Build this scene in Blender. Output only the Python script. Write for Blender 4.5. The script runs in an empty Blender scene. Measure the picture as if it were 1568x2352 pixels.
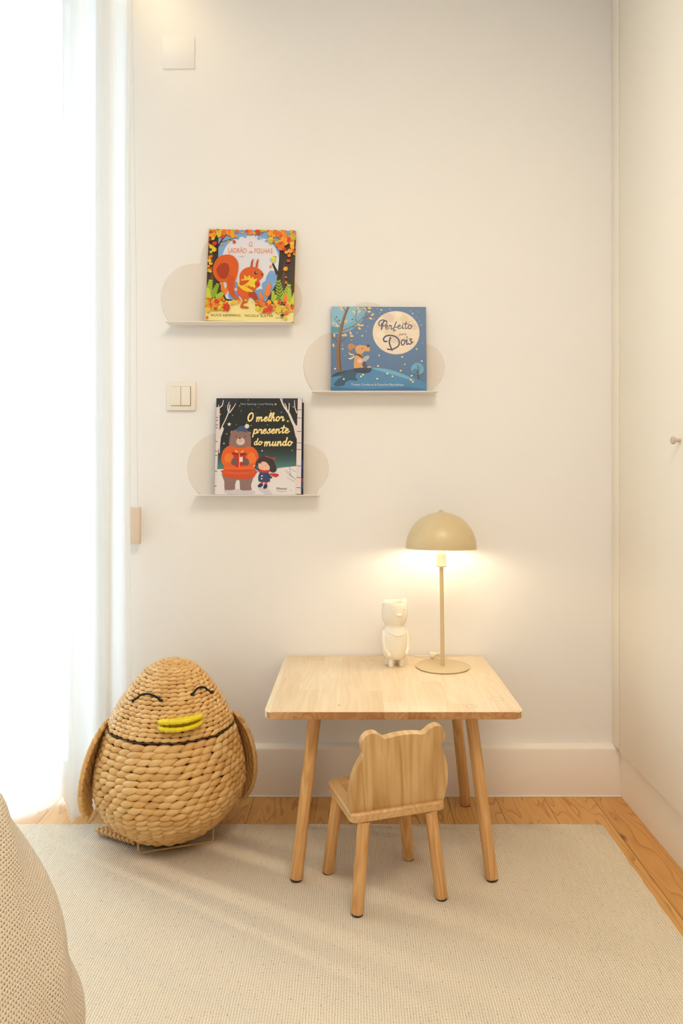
import bpy, bmesh, math, random
import numpy as np
from mathutils import Vector, Matrix

R = math.radians
random.seed(7)
scene = bpy.context.scene
COL = scene.collection

# ------------------------------------------------------------------ camera
CAM_H = 1.05
cam_d = bpy.data.cameras.new('camera')
cam_d.sensor_fit = 'HORIZONTAL'
cam_d.sensor_width = 36.0
cam_d.lens = 1630.0 / 1568.0 * 36.0
cam_d.shift_x = (784 - 812) / 1568.0
cam_d.shift_y = -(1176 - 1095) / 1568.0
cam_d.clip_start = 0.05
cam = bpy.data.objects.new('camera', cam_d)
COL.objects.link(cam)
cam.location = (0, 0, CAM_H)
cam.rotation_euler = (R(90), 0, 0)
scene.camera = cam

# ------------------------------------------------------------------ light
scene.view_settings.view_transform = 'Standard'
scene.view_settings.look = 'None'
scene.view_settings.gamma = 1.0
scene.view_settings.use_curve_mapping = False
scene.view_settings.exposure = 0.0
world = bpy.data.worlds.new('sky')
scene.world = world
world.use_nodes = True
wb = world.node_tree.nodes['Background']
wb.inputs[0].default_value = (0.60, 0.81, 1.0, 1)
wb.inputs[1].default_value = 8.8
scene.cycles.use_denoising = True
scene.cycles.max_bounces = 8
scene.cycles.diffuse_bounces = 5
scene.cycles.transparent_max_bounces = 12
scene.cycles.sample_clamp_indirect = 6.0
scene.cycles.caustics_reflective = False
scene.cycles.caustics_refractive = False

def area(name, loc, rot, sx, sy, power, color, portal=False, spread=180):
    l = bpy.data.lights.new(name, 'AREA')
    l.shape = 'RECTANGLE'; l.size = sx; l.size_y = sy
    l.energy = power; l.color = color
    l.spread = R(spread)
    if portal:
        l.cycles.is_portal = True
    o = bpy.data.objects.new(name, l)
    COL.objects.link(o); o.location = loc; o.rotation_euler = rot
    return o

# daylight through the balcony window (portal only guides the sampling of the sky)
area('window_portal', (-1.78, 2.62, 1.31), (R(-90), 0, 0), 1.65, 2.62, 1, (1, 1, 1), portal=True)
CEIL_POWER = 23.0
CEIL_COL = (1.0, 0.88, 0.70)
BULB_GLOW = 98.0
BULB_COL = (1.0, 0.86, 0.64)
DOWN_POWER = 4.5
area('ceiling_lamp_light', (0.25, 0.35, 2.66), (0, 0, 0), 1.0, 1.0, CEIL_POWER, CEIL_COL)
# added cool fill light behind the camera, from no known window
area('rear_fill_light', (-1.5, -1.78, 1.5), (R(90), 0, 0), 1.8, 1.6, 8.5, (0.74, 0.87, 1.0))

# ------------------------------------------------------------------ helpers
def lin(c):
    return tuple((v / 12.92 if v <= 0.04045 else ((v + 0.055) / 1.055) ** 2.4) for v in c)

def rgb(r, g, b):
    return lin((r / 255, g / 255, b / 255)) + (1,)

class NT:
    def __init__(s, name):
        s.m = bpy.data.materials.new(name); s.m.use_nodes = True
        s.t = s.m.node_tree; s.p = s.t.nodes['Principled BSDF']
        s.out = s.t.nodes['Material Output']
    def n(s, typ, **kw):
        x = s.t.nodes.new(typ)
        for k, v in kw.items():
            if k.startswith('_'):
                setattr(x, k[1:], v)
            else:
                x.inputs[k.replace('__', ' ')].default_value = v
        return x
    def l(s, a, b):
        s.t.links.new(a, b)
    def math(s, op, a, b=None, c=None):
        x = s.t.nodes.new('ShaderNodeMath'); x.operation = op
        for i, v in enumerate((a, b, c)):
            if v is None: continue
            if isinstance(v, (int, float)): x.inputs[i].default_value = v
            else: s.l(v, x.inputs[i])
        return x.outputs[0]
    def ramp(s, fac, stops):
        x = s.t.nodes.new('ShaderNodeValToRGB')
        while len(x.color_ramp.elements) < len(stops):
            x.color_ramp.elements.new(0.5)
        for e, (p, c) in zip(x.color_ramp.elements, stops):
            e.position = p; e.color = c
        s.l(fac, x.inputs[0]); return x.outputs[0]
    def mix(s, fac, a, b, mode='MIX'):
        x = s.t.nodes.new('ShaderNodeMix'); x.data_type = 'RGBA'; x.blend_type = mode
        for sock, v in ((x.inputs[0], fac), (x.inputs[6], a), (x.inputs[7], b)):
            if isinstance(v, (int, float)): sock.default_value = v
            elif isinstance(v, tuple): sock.default_value = v
            else: s.l(v, sock)
        return x.outputs[2]
    def bump(s, h, strength, dist):
        x = s.n('ShaderNodeBump', Strength=strength, Distance=dist)
        s.l(h, x.inputs['Height']); s.l(x.outputs[0], s.p.inputs['Normal'])
    def coords(s, kind='Object'):
        return s.t.nodes.new('ShaderNodeTexCoord').outputs[kind]
    def mapped(s, scale, kind='Object', loc=(0, 0, 0), rot=(0, 0, 0), src=None):
        m = s.t.nodes.new('ShaderNodeMapping')
        m.inputs['Scale'].default_value = scale; m.inputs['Location'].default_value = loc
        m.inputs['Rotation'].default_value = rot
        s.l(src if src is not None else s.coords(kind), m.inputs[0]); return m.outputs[0]
    def noise(s, vec, scale, detail=3, rough=0.5, out=0):
        x = s.n('ShaderNodeTexNoise', Scale=scale, Detail=detail, Roughness=rough)
        s.l(vec, x.inputs['Vector']); return x.outputs[out]

def plain(name, col, rough=0.5, spec=0.5, metal=0.0, noise=0.0, coat=0.0):
    a = NT(name)
    a.p.inputs['Base Color'].default_value = col
    a.p.inputs['Roughness'].default_value = rough
    a.p.inputs['Specular IOR Level'].default_value = spec
    a.p.inputs['Metallic'].default_value = metal
    a.p.inputs['Coat Weight'].default_value = coat
    if noise:
        v = a.noise(a.coords(), 60, 4)
        c = a.mix(v, tuple(x * (1 - noise) for x in col[:3]) + (1,), tuple(min(1, x * (1 + noise)) for x in col[:3]) + (1,))
        a.l(c, a.p.inputs['Base Color'])
    return a.m

def wall_mat(name, col, bump=0.06):
    a = NT(name)
    n1 = a.noise(a.coords(), 3.0, 3)
    c = a.mix(n1, tuple(x * 0.985 for x in col[:3]) + (1,), tuple(min(1, x * 1.01) for x in col[:3]) + (1,))
    a.l(c, a.p.inputs['Base Color'])
    a.p.inputs['Roughness'].default_value = 0.75
    a.p.inputs['Specular IOR Level'].default_value = 0.25
    n2 = a.noise(a.coords(), 160, 3)
    a.bump(n2, bump, 0.001)
    return a.m

def wood(name, light, dark, axis='Z', freq=60.0, contrast=1.0, rough=0.45, rot=(0, 0, 0), stave=None, seed=0.0, flat=None, bands=9.0):
    """grain along one axis; optional glued staves of a given width"""
    a = NT(name)
    co = a.mapped((1, 1, 1), loc=(seed, seed * 1.7, seed * 0.6), rot=rot)
    ax = {'X': 0, 'Y': 1, 'Z': 2}[axis]
    sep = a.t.nodes.new('ShaderNodeSeparateXYZ'); a.l(co, sep.inputs[0])
    sc = [1.0, 1.0, 1.0]; sc[ax] = 0.07
    if flat is not None: sc[flat] = 0.1
    shift = None
    if stave:
        w, blk = stave
        across = sep.outputs[0 if ax != 0 else 1]
        idx = a.math('FLOOR', a.math('DIVIDE', across, w))
        wn = a.n('ShaderNodeTexWhiteNoise', _noise_dimensions='1D'); a.l(idx, wn.inputs['W'])
        along = a.math('FLOOR', a.math('ADD', a.math('DIVIDE', sep.outputs[ax], blk), a.math('MULTIPLY', wn.outputs[0], 7.0)))
        cmb = a.t.nodes.new('ShaderNodeCombineXYZ'); a.l(idx, cmb.inputs[0]); a.l(along, cmb.inputs[1])
        wn2 = a.n('ShaderNodeTexWhiteNoise', _noise_dimensions='3D'); a.l(cmb.outputs[0], wn2.inputs['Vector'])
        shift = wn2.outputs[0]
        add = a.t.nodes.new('ShaderNodeVectorMath'); add.operation = 'MULTIPLY_ADD'
        a.l(wn2.outputs[1], add.inputs[0]); add.inputs[1].default_value = (9, 9, 9); a.l(co, add.inputs[2])
        co = add.outputs[0]
    mp = a.t.nodes.new('ShaderNodeMapping'); mp.inputs['Scale'].default_value = sc; a.l(co, mp.inputs[0])
    g1 = a.noise(mp.outputs[0], freq, 4, 0.6)
    g2 = a.noise(mp.outputs[0], freq * 0.25, 2, 0.5)
    rings = a.math('FRACT', a.math('MULTIPLY', g2, bands))
    rings = a.math('ABSOLUTE', a.math('SUBTRACT', rings, 0.5))
    m = a.math('ADD', a.math('MULTIPLY', g1, 0.6), a.math('MULTIPLY', rings, 0.75))
    fac = a.math('MULTIPLY', a.math('SUBTRACT', m, 0.22), 1.7 * contrast)
    if shift is not None:
        fac = a.math('ADD', a.math('MULTIPLY', fac, 0.55), a.math('MULTIPLY', shift, 0.6 * contrast))
    x = a.ramp(fac, [(0.0, light), (1.0, dark)])
    a.l(x, a.p.inputs['Base Color'])
    a.p.inputs['Roughness'].default_value = rough
    a.p.inputs['Specular IOR Level'].default_value = 0.35
    a.bump(g1, 0.08, 0.001)
    return a.m

def tag(o, label=None, cat=None, group=None, kind=None):
    if label: o['label'] = label
    if cat: o['category'] = cat
    if group: o['group'] = group
    if kind: o['kind'] = kind
    return o

def empty(name, loc=(0, 0, 0), rz=0.0, parent=None):
    o = bpy.data.objects.new(name, None); COL.objects.link(o)
    o.location = loc; o.rotation_euler = (0, 0, rz); o.empty_display_size = 0.05
    if parent: o.parent = parent
    return o

def link_bm(name, bm, mat, parent=None, smooth=True, angle=35, loc=None, rot=None, recalc=True):
    if recalc:
        bmesh.ops.recalc_face_normals(bm, faces=bm.faces[:])
    me = bpy.data.meshes.new(name); bm.to_mesh(me); bm.free()
    return link_me(name, me, mat, parent, smooth, angle, loc, rot)

def link_me(name, me, mat, parent=None, smooth=True, angle=35, loc=None, rot=None):
    for m in (mat if isinstance(mat, (list, tuple)) else [mat]):
        if m is not None: me.materials.append(m)
    if smooth:
        me.polygons.foreach_set('use_smooth', [True] * len(me.polygons))
        if angle is not None and angle < 180:
            me.set_sharp_from_angle(angle=R(angle))
    o = bpy.data.objects.new(name, me); COL.objects.link(o)
    if parent: o.parent = parent
    if loc: o.location = loc
    if rot: o.rotation_euler = rot
    return o

def bm_box(bm, x0, x1, y0, y1, z0, z1, bev=0.0, seg=2):
    r = bmesh.ops.create_cube(bm, size=1.0)
    vs = r['verts']
    for v in vs:
        v.co = Vector(((x0 + x1) / 2 + v.co.x * (x1 - x0), (y0 + y1) / 2 + v.co.y * (y1 - y0), (z0 + z1) / 2 + v.co.z * (z1 - z0)))
    if bev:
        es = list({e for v in vs for e in v.link_edges})
        bmesh.ops.bevel(bm, geom=es, offset=bev, segments=seg, profile=0.5, affect='EDGES')

def box(name, x0, x1, y0, y1, z0, z1, mat, parent=None, bev=0.0, seg=2):
    bm = bmesh.new(); bm_box(bm, x0, x1, y0, y1, z0, z1, bev, seg)
    return link_bm(name, bm, mat, parent)

def bm_prism(bm, outline, z0, z1, bev=0.0, seg=2, M=None):
    """outline = list of (x, y); extruded in z; top and bottom rims bevelled"""
    n = len(outline)
    a = [bm.verts.new((x, y, z0)) for x, y in outline]
    b = [bm.verts.new((x, y, z1)) for x, y in outline]
    f0 = bm.faces.new(a[::-1]); f1 = bm.faces.new(b)
    for i in range(n):
        bm.faces.new((a[i], a[(i + 1) % n], b[(i + 1) % n], b[i]))
    if bev:
        es = list(f0.edges) + list(f1.edges)
        r = bmesh.ops.bevel(bm, geom=es, offset=bev, segments=seg, profile=0.5, affect='EDGES')
    if M is not None:
        bmesh.ops.transform(bm, matrix=M, verts=bm.verts[:])

def round_rect(x0, x1, y0, y1, r, n=6):
    pts = []
    for cx, cy, a0 in ((x1 - r, y0 + r, -90), (x1 - r, y1 - r, 0), (x0 + r, y1 - r, 90), (x0 + r, y0 + r, 180)):
        for i in range(n + 1):
            a = R(a0 + 90 * i / n); pts.append((cx + r * math.cos(a), cy + r * math.sin(a)))
    return pts

def bm_lathe(bm, prof, n=48, cap0=False, cap1=False, off=(0, 0)):
    rings = []
    for r, z in prof:
        if r < 1e-6:
            rings.append([bm.verts.new((off[0], off[1], z))])
        else:
            rings.append([bm.verts.new((off[0] + r * math.cos(2 * math.pi * i / n), off[1] + r * math.sin(2 * math.pi * i / n), z)) for i in range(n)])
    for a, b in zip(rings, rings[1:]):
        for i in range(n):
            j = (i + 1) % n
            if len(a) == 1 and len(b) == 1: continue
            if len(a) == 1: bm.faces.new((a[0], b[j], b[i]))
            elif len(b) == 1: bm.faces.new((a[i], a[j], b[0]))
            else: bm.faces.new((a[i], a[j], b[j], b[i]))
    if cap0 and len(rings[0]) > 1: bm.faces.new(rings[0][::-1])
    if cap1 and len(rings[-1]) > 1: bm.faces.new(rings[-1])

def catmull(pts, n=6, closed=False):
    P = [np.array(p, float) for p in pts]
    out = []
    m = len(P)
    rng = range(m) if closed else range(m - 1)
    for i in rng:
        if closed: p0, p1, p2, p3 = P[(i - 1) % m], P[i], P[(i + 1) % m], P[(i + 2) % m]
        else: p0, p1, p2, p3 = P[max(i - 1, 0)], P[i], P[i + 1], P[min(i + 2, m - 1)]
        for k in range(n):
            t = k / n
            out.append(0.5 * ((2 * p1) + (-p0 + p2) * t + (2 * p0 - 5 * p1 + 4 * p2 - p3) * t * t + (-p0 + 3 * p1 - 3 * p2 + p3) * t ** 3))
    if not closed: out.append(P[-1])
    return out

def bm_tube(bm, pts, rad, n=10, closed=False, caps=True, flat=1.0):
    """tube through 3-D points; rad a number or a list"""
    P = [Vector(p) for p in pts]; m = len(P)
    rads = rad if isinstance(rad, (list, tuple)) else [rad] * m
    rings = []; up = None
    for i in range(m):
        if closed: t = (P[(i + 1) % m] - P[(i - 1) % m])
        else: t = P[min(i + 1, m - 1)] - P[max(i - 1, 0)]
        t.normalize()
        if up is None:
            up = Vector((0, 0, 1)) if abs(t.z) < 0.9 else Vector((0, 1, 0))
        x = t.cross(up).normalized(); up = x.cross(t).normalized()
        rings.append([bm.verts.new(P[i] + (x * math.cos(2 * math.pi * k / n) + up * flat * math.sin(2 * math.pi * k / n)) * rads[i]) for k in range(n)])
    for i in range(m if closed else m - 1):
        a, b = rings[i], rings[(i + 1) % m]
        for k in range(n):
            bm.faces.new((a[k], a[(k + 1) % n], b[(k + 1) % n], b[k]))
    if caps and not closed:
        bm.faces.new(rings[0][::-1]); bm.faces.new(rings[-1])

def tube(name, pts, rad, mat, parent=None, n=10, closed=False, flat=1.0):
    bm = bmesh.new(); bm_tube(bm, pts, rad, n, closed, True, flat)
    return link_bm(name, bm, mat, parent, angle=50)

# ------------------------------------------------------------------ materials of the room
M_WALL = wall_mat('wall_paint', rgb(241, 237, 233))
M_CEIL = wall_mat('ceiling_paint', rgb(240, 240, 239))
M_TRIM = wall_mat('trim_paint', rgb(244, 234, 222), 0.02)
M_CAB = wall_mat('cabinet_lacquer', rgb(250, 241, 225), 0.02)
M_DARK = plain('dark_gap', rgb(60, 45, 32), 0.8)
M_LED = plain('painted_metal', rgb(241, 234, 224), 0.5, 0.4)

# pine floor boards running towards the window wall
a = NT('pine_boards')
co = a.coords()
sep = a.t.nodes.new('ShaderNodeSeparateXYZ'); a.l(co, sep.inputs[0])
BW = 0.158
u = a.math('DIVIDE', a.math('ADD', sep.outputs[0], 5.0 + 0.066), BW)
idx = a.math('FLOOR', u)
fr = a.math('FRACT', u)
wn = a.n('ShaderNodeTexWhiteNoise', _noise_dimensions='1D'); a.l(idx, wn.inputs['W'])
add = a.t.nodes.new('ShaderNodeVectorMath'); add.operation = 'MULTIPLY_ADD'
a.l(wn.outputs[1], add.inputs[0]); add.inputs[1].default_value = (7, 13, 5); a.l(co, add.inputs[2])
mp = a.mapped((1, 0.16, 1), src=add.outputs[0])
warp = a.noise(mp, 5.0, 3, 0.55)
warp2 = a.noise(mp, 11.0, 3, 0.6)
lines = a.math('FRACT', a.math('ADD', a.math('MULTIPLY', warp, 30.0), a.math('MULTIPLY', fr, 3.0)))
lines = a.math('ADD', a.math('POWER', lines, 7.0), a.math('MULTIPLY', a.math('POWER', lines, 1.5), 0.18))
fine = a.noise(a.mapped((1, 0.05, 1), src=add.outputs[0]), 190, 3)
tone = a.math('ADD', a.math('MULTIPLY', wn.outputs[0], 0.45), a.math('MULTIPLY', warp2, 0.35))
base = a.ramp(tone, [(0.1, rgb(234, 186, 114)), (0.75, rgb(210, 150, 78))])
c1 = a.mix(a.math('MULTIPLY', lines, 0.60), base, rgb(156, 92, 38))
c1 = a.mix(a.math('MULTIPLY', fine, 0.22), c1, rgb(165, 105, 50))
# knots
vor = a.n('ShaderNodeTexVoronoi', Scale=3.4); a.l(a.mapped((1, 0.62, 1), src=add.outputs[0]), vor.inputs['Vector'])
kn = a.ramp(vor.outputs['Distance'], [(0.02, (1, 1, 1, 1)), (0.06, (0, 0, 0, 1))])
c1 = a.mix(a.math('MULTIPLY', kn, 0.8), c1, rgb(96, 48, 18))
gap = a.math('LESS_THAN', a.math('ABSOLUTE', a.math('SUBTRACT', fr, 0.5)), 0.4945)
c1 = a.mix(gap, rgb(92, 52, 22), c1)
a.l(c1, a.p.inputs['Base Color'])
a.p.inputs['Roughness'].default_value = 0.38
a.bump(a.math('ADD', a.math('MULTIPLY', lines, -0.2), gap), 0.25, 0.0015)
M_FLOOR = a.m

# ------------------------------------------------------------------ room shell
YW = 2.359; XL = -2.75; XR = 1.50; YB = -1.85; ZC = 2.82
box('floor', XL - 0.1, XR + 0.1, YB - 0.1, YW + 0.25, -0.06, 0.0, M_FLOOR)['kind'] = 'structure'
box('ceiling', XL - 0.1, XR + 0.1, YB - 0.1, YW + 0.25, ZC, ZC + 0.06, M_CEIL)['kind'] = 'structure'
WX0, WX1, WZ1 = -2.60, -0.942, 2.62
bm = bmesh.new()
bm_box(bm, WX1, XR + 0.1, YW, YW + 0.25, 0, ZC)
bm_box(bm, XL - 0.1, WX0, YW, YW + 0.25, 0, ZC)
bm_box(bm, WX0, WX1, YW, YW + 0.25, WZ1, ZC)
link_bm('wall_back', bm, M_WALL, smooth=False)['kind'] = 'structure'
box('wall_left', XL - 0.1, XL, YB, YW, 0, ZC, M_WALL)['kind'] = 'structure'
box('wall_right', XR, XR + 0.1, YB, YW, 0, ZC, M_WALL)['kind'] = 'structure'
box('wall_front', XL, XR, YB - 0.1, YB, 0, ZC, M_WALL)['kind'] = 'structure'

# tall baseboard with a rounded top shoulder
YF = 2.3286
bm = bmesh.new()
prof = [(YF, 0.0), (YF, 0.153), (YF + 0.002, 0.158), (YF + 0.007, 0.1612), (YF + 0.018, 0.1635), (YW, 0.1645), (YW, 0.0)]
x0, x1 = WX1 + 0.01, 0.878
va = [bm.verts.new((x0, y, z)) for y, z in prof]; vb = [bm.verts.new((x1, y, z)) for y, z in prof]
bm.faces.new(va); bm.faces.new(vb[::-1])
for i in range(len(prof)):
    j = (i + 1) % len(prof); bm.faces.new((va[j], va[i], vb[i], vb[j]))
link_bm('baseboard_back', bm, M_TRIM, angle=40)['kind'] = 'structure'
# thin sealant bead where the baseboard meets the boards
box('trim_1', x0, 0.8757, YF - 0.004, YF + 0.001, 0.0, 0.004, M_TRIM, bev=0.001)['kind'] = 'structure'

# balcony window: frame, mullion, glass
win = empty('window_1', (0, 0, 0)); win['kind'] = 'structure'
M_FRAME = plain('window_frame_paint', rgb(240, 240, 238), 0.4)
yf0, yf1 = YW + 0.13, YW + 0.19
bm = bmesh.new()
bm_box(bm, WX0, WX1, yf0, yf1, 0.0, 0.055)
bm_box(bm, WX0, WX1, yf0, yf1, WZ1 - 0.07, WZ1)
for xx in (WX0, WX1 - 0.06, (WX0 + WX1) / 2 - 0.05):
    bm_box(bm, xx, xx + (0.10 if xx not in (WX0, WX1 - 0.06) else 0.06), yf0, yf1, 0.055, WZ1 - 0.07)
link_bm('window_frame', bm, M_FRAME, win, smooth=False)
g = NT('window_glass')
tr = g.t.nodes.new('ShaderNodeBsdfTransparent'); gl = g.t.nodes.new('ShaderNodeBsdfGlossy'); gl.inputs['Roughness'].default_value = 0.02
mx = g.t.nodes.new('ShaderNodeMixShader'); mx.inputs[0].default_value = 0.05
g.l(tr.outputs[0], mx.inputs[1]); g.l(gl.outputs[0], mx.inputs[2]); g.l(mx.outputs[0], g.out.inputs['Surface'])
xm = (WX0 + WX1) / 2
# made-up window frame around the rear fill light, out of view
fill_frame = empty('rear_fill_frame', (-1.5, YB, 1.5)); fill_frame['kind'] = 'structure'
bm = bmesh.new()
for q in ((-0.97, 0.97, -0.87, -0.80), (-0.97, 0.97, 0.80, 0.87), (-0.97, -0.90, -0.80, 0.80), (0.90, 0.97, -0.80, 0.80), (-0.03, 0.03, -0.80, 0.80)):
    bm_box(bm, q[0], q[1], 0.0005, 0.04, q[2], q[3])
link_bm('window_frame', bm, M_FRAME, fill_frame, smooth=False)
for xa, xb in ((WX0 + 0.06, xm - 0.05), (xm + 0.05, WX1 - 0.06)):
    box('pane', xa, xb, yf0 + 0.027, yf0 + 0.033, 0.055, WZ1 - 0.07, g.m, win)

# ------------------------------------------------------------------ sheer curtain
a = NT('sheer_voile')
weave = a.noise(a.mapped((1, 1, 0.03)), 260, 2)
a.p.inputs['Base Color'].default_value = rgb(248, 247, 244)
a.p.inputs['Roughness'].default_value = 0.9
a.p.inputs['Specular IOR Level'].default_value = 0.1
tl = a.t.nodes.new('ShaderNodeBsdfTranslucent'); tl.inputs[0].default_value = (0.93, 0.93, 0.92, 1)
ms = a.t.nodes.new('ShaderNodeMixShader'); ms.inputs[0].default_value = 0.50
a.l(a.p.outputs[0], ms.inputs[1]); a.l(tl.outputs[0], ms.inputs[2])
tp = a.t.nodes.new('ShaderNodeBsdfTransparent')
m2 = a.t.nodes.new('ShaderNodeMixShader')
a.l(a.math('ADD', 0.06, a.math('MULTIPLY', weave, 0.10)), m2.inputs[0])
a.l(ms.outputs[0], m2.inputs[1]); a.l(tp.outputs[0], m2.inputs[2]); a.l(m2.outputs[0], a.out.inputs['Surface'])
M_SHEER = a.m
path = [(-0.697, 2.196), (-0.690, 2.214), (-0.700, 2.240), (-0.722, 2.236), (-0.742, 2.196), (-0.758, 2.170), (-0.775, 2.178), (-0.792, 2.225), (-0.815, 2.232),
        (-0.835, 2.190), (-0.858, 2.168), (-0.884, 2.184), (-0.905, 2.230), (-0.925, 2.285), (-0.950, 2.300), (-0.985, 2.27),
        (-1.03, 2.215), (-1.075, 2.19), (-1.12, 2.22), (-1.17, 2.27), (-1.22, 2.25), (-1.27, 2.19), (-1.32, 2.20), (-1.38, 2.26), (-1.44, 2.24),
        (-1.50, 2.18), (-1.57, 2.22), (-1.63, 2.27), (-1.70, 2.22), (-1.77, 2.17), (-1.85, 2.22), (-1.92, 2.26), (-2.0, 2.21), (-2.08, 2.17), (-2.16, 2.22),
        (-2.24, 2.26), (-2.32, 2.21), (-2.40, 2.18), (-2.48, 2.22), (-2.56, 2.24), (-2.62, 2.21)]
pp = catmull(path, 6)
bm = bmesh.new()
levels = [0.004, 0.05, 0.2, 0.45, 0.8, 1.2, 1.6, 2.0, 2.4, 2.7, ZC - 0.005]
grid = []
for z in levels:
    row = []
    t = z / ZC
    for i, p in enumerate(pp):
        s = i / len(pp)
        amp = 1.0 - 0.25 * t
        yy = 2.215 + (p[1] - 2.215) * amp
        xx = p[0] + 0.010 * math.sin(3.0 * t + i * 0.21) * min(1, i / 20) - (0.012 * math.sin(math.pi * t) if i < 14 else 0)
        zz = z + (0.010 if (z < 0.01 and i > 78) else 0.0)
        row.append(bm.verts.new((xx, yy, zz)))
    grid.append(row)
for r0_, r1_ in zip(grid, grid[1:]):
    for i in range(len(r0_) - 1):
        bm.faces.new((r0_[i], r0_[i + 1], r1_[i + 1], r1_[i]))
cur = link_bm('sheer_curtain', bm, M_SHEER, angle=180)
tag(cur, 'white sheer curtain hanging in soft folds in front of the bright window', 'curtain')

# pull cord of the blind with its weight, hanging by the window
cw = empty('blind_cord', (-0.716, 2.325, 0.80))
tag(cw, 'beige blind cord weight hanging on two thin strings beside the curtain', 'blind cord')
M_CORDW = plain('cord_weight_plastic', rgb(226, 205, 182), 0.45)
M_STR = plain('white_string', rgb(235, 228, 218), 0.7)
bm = bmesh.new(); bm_box(bm, -0.018, 0.0175, -0.012, 0.012, 0.030, 0.150, 0.003, 2)
link_bm('weight', bm, M_CORDW, cw)
tube('string', [(-0.015, 0, 0.150), (-0.016, 0, 0.9), (-0.020, 0, ZC - 0.81)], 0.0012, M_STR, cw, 6)
tube('string', [(0.0085, 0, 0.150), (0.004, 0, 0.9), (-0.012, 0, ZC - 0.81)], 0.0012, M_STR, cw, 6)

# ------------------------------------------------------------------ built-in wardrobe along the right
wr = empty('wardrobe', (0, 0, 0))
tag(wr, 'cream built-in wardrobe with flush doors filling the right side of the room', 'wardrobe')
XD = 0.8598
M_KNOB = plain('knob_ceramic', rgb(205, 190, 172), 0.4)
box('end_panel', 0.858, 1.40, 2.3010, YW - 0.0005, 0.165, ZC - 0.004, M_CAB, wr, 0.001)
box('plinth', 0.8757, 1.40, YB + 0.02, 2.3280, 0.001, 0.1555, M_CAB, wr)
box('carcass', XD + 0.024, 1.42, YB + 0.02, 2.2975, 0.1575, ZC - 0.004, M_CAB, wr)
edges = [2.2970, 1.8300, 1.3610, 0.8920, 0.4230, -0.0460, -0.5150, -0.9840, -1.4530]
for i in range(len(edges) - 1):
    d = box('door', XD, XD + 0.021, edges[i + 1] + 0.0035, edges[i], 0.1585, ZC - 0.01, M_CAB, wr, 0.0012)
    bm = bmesh.new()
    yk = edges[i + 1] + 0.0395 if i % 2 == 0 else edges[i] - 0.036
    bm_lathe(bm, [(0, 0.024), (0.007, 0.0238), (0.0098, 0.022), (0.0105, 0.018), (0.0095, 0.015), (0.005, 0.012), (0.0045, 0.0), (0, 0)], 24)
    link_bm('knob', bm, M_KNOB, d, loc=(XD, yk, 1.146), rot=(0, R(-90), 0))

# ------------------------------------------------------------------ wall plates
M_PLATE = plain('switch_plastic', rgb(240, 230, 215), 0.35)
sw = empty('light_switch', (-0.5710, YW, 1.3165))
tag(sw, 'square double rocker light switch on the wall below the squirrel book', 'light switch')
bm = bmesh.new(); bm_box(bm, -0.0475, 0.0475, -0.011, -0.0005, -0.0470, 0.0470, 0.0025, 2)
link_bm('plate', bm, M_PLATE, sw)
box('rocker_gap', -0.0325, 0.0325, -0.0114, -0.0108, -0.0325, 0.0325, M_DARK, sw)
for s in (-1, 1):
    xx = (-0.0318, -0.0006) if s < 0 else (0.0006, 0.0312)
    r_ = box('rocker', xx[0], xx[1], -0.0150, -0.0110, -0.0312, 0.0318, M_PLATE, sw, 0.0008)
bp = box('blank_cover_plate', -0.634, -0.528, YW - 0.0028, YW - 0.0003, 2.405, 2.512, M_WALL, bev=0.001)
tag(bp, 'plain square cover plate high on the wall near the curtain', 'cover plate')

# ------------------------------------------------------------------ rug
a = NT('looped_wool')
co = a.coords()
sep = a.t.nodes.new('ShaderNodeSeparateXYZ'); a.l(co, sep.inputs[0])
wob = a.noise(a.mapped((1, 0.5, 1)), 30, 2)
xx = a.math('ADD', sep.outputs[0], a.math('MULTIPLY', wob, 0.004))
rib = a.math('ABSOLUTE', a.math('SINE', a.math('MULTIPLY', xx, math.pi / 0.0056)))
rid = a.math('FLOOR', a.math('DIVIDE', xx, 0.0056))
wn = a.n('ShaderNodeTexWhiteNoise', _noise_dimensions='1D'); a.l(rid, wn.inputs['W'])
yy = a.math('ADD', sep.outputs[1], a.math('MULTIPLY', wn.outputs[0], 0.02))
lp = a.math('ABSOLUTE', a.math('SINE', a.math('MULTIPLY', yy, math.pi / 0.0085)))
ns = a.noise(co, 420, 3)
ns2 = a.noise(co, 150, 2)
h = a.math('ADD', a.math('MULTIPLY', a.math('POWER', rib, 0.6), a.math('ADD', 0.7, a.math('MULTIPLY', a.math('POWER', lp, 0.5), 0.35))), a.math('MULTIPLY', ns, 0.55))
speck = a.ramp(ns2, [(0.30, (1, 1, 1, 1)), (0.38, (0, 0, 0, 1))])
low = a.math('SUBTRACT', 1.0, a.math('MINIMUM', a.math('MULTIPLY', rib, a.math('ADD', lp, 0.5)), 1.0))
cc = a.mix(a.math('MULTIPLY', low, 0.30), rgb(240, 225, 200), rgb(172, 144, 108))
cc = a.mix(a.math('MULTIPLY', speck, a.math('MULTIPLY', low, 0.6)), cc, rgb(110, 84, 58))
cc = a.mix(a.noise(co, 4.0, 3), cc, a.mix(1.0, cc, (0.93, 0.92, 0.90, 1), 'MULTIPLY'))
a.l(cc, a.p.inputs['Base Color'])
a.p.inputs['Roughness'].default_value = 0.95
a.p.inputs['Specular IOR Level'].default_value = 0.1
a.p.inputs['Sheen Weight'].default_value = 0.15
a.bump(h, 0.55, 0.0035)
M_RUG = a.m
RZ = 0.012
bm = bmesh.new()
def rug_edge(t):  # slightly uneven woven edge
    return 0.0012 * math.sin(t * 61) + 0.0010 * math.sin(t * 143 + 1) + 0.0008 * math.sin(t * 29 + 2)
out = []
n = 120
for i in range(n): t = i / n; out.append((-2.05 + t * 2.795, -1.25 + rug_edge(t * 3)))
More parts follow.
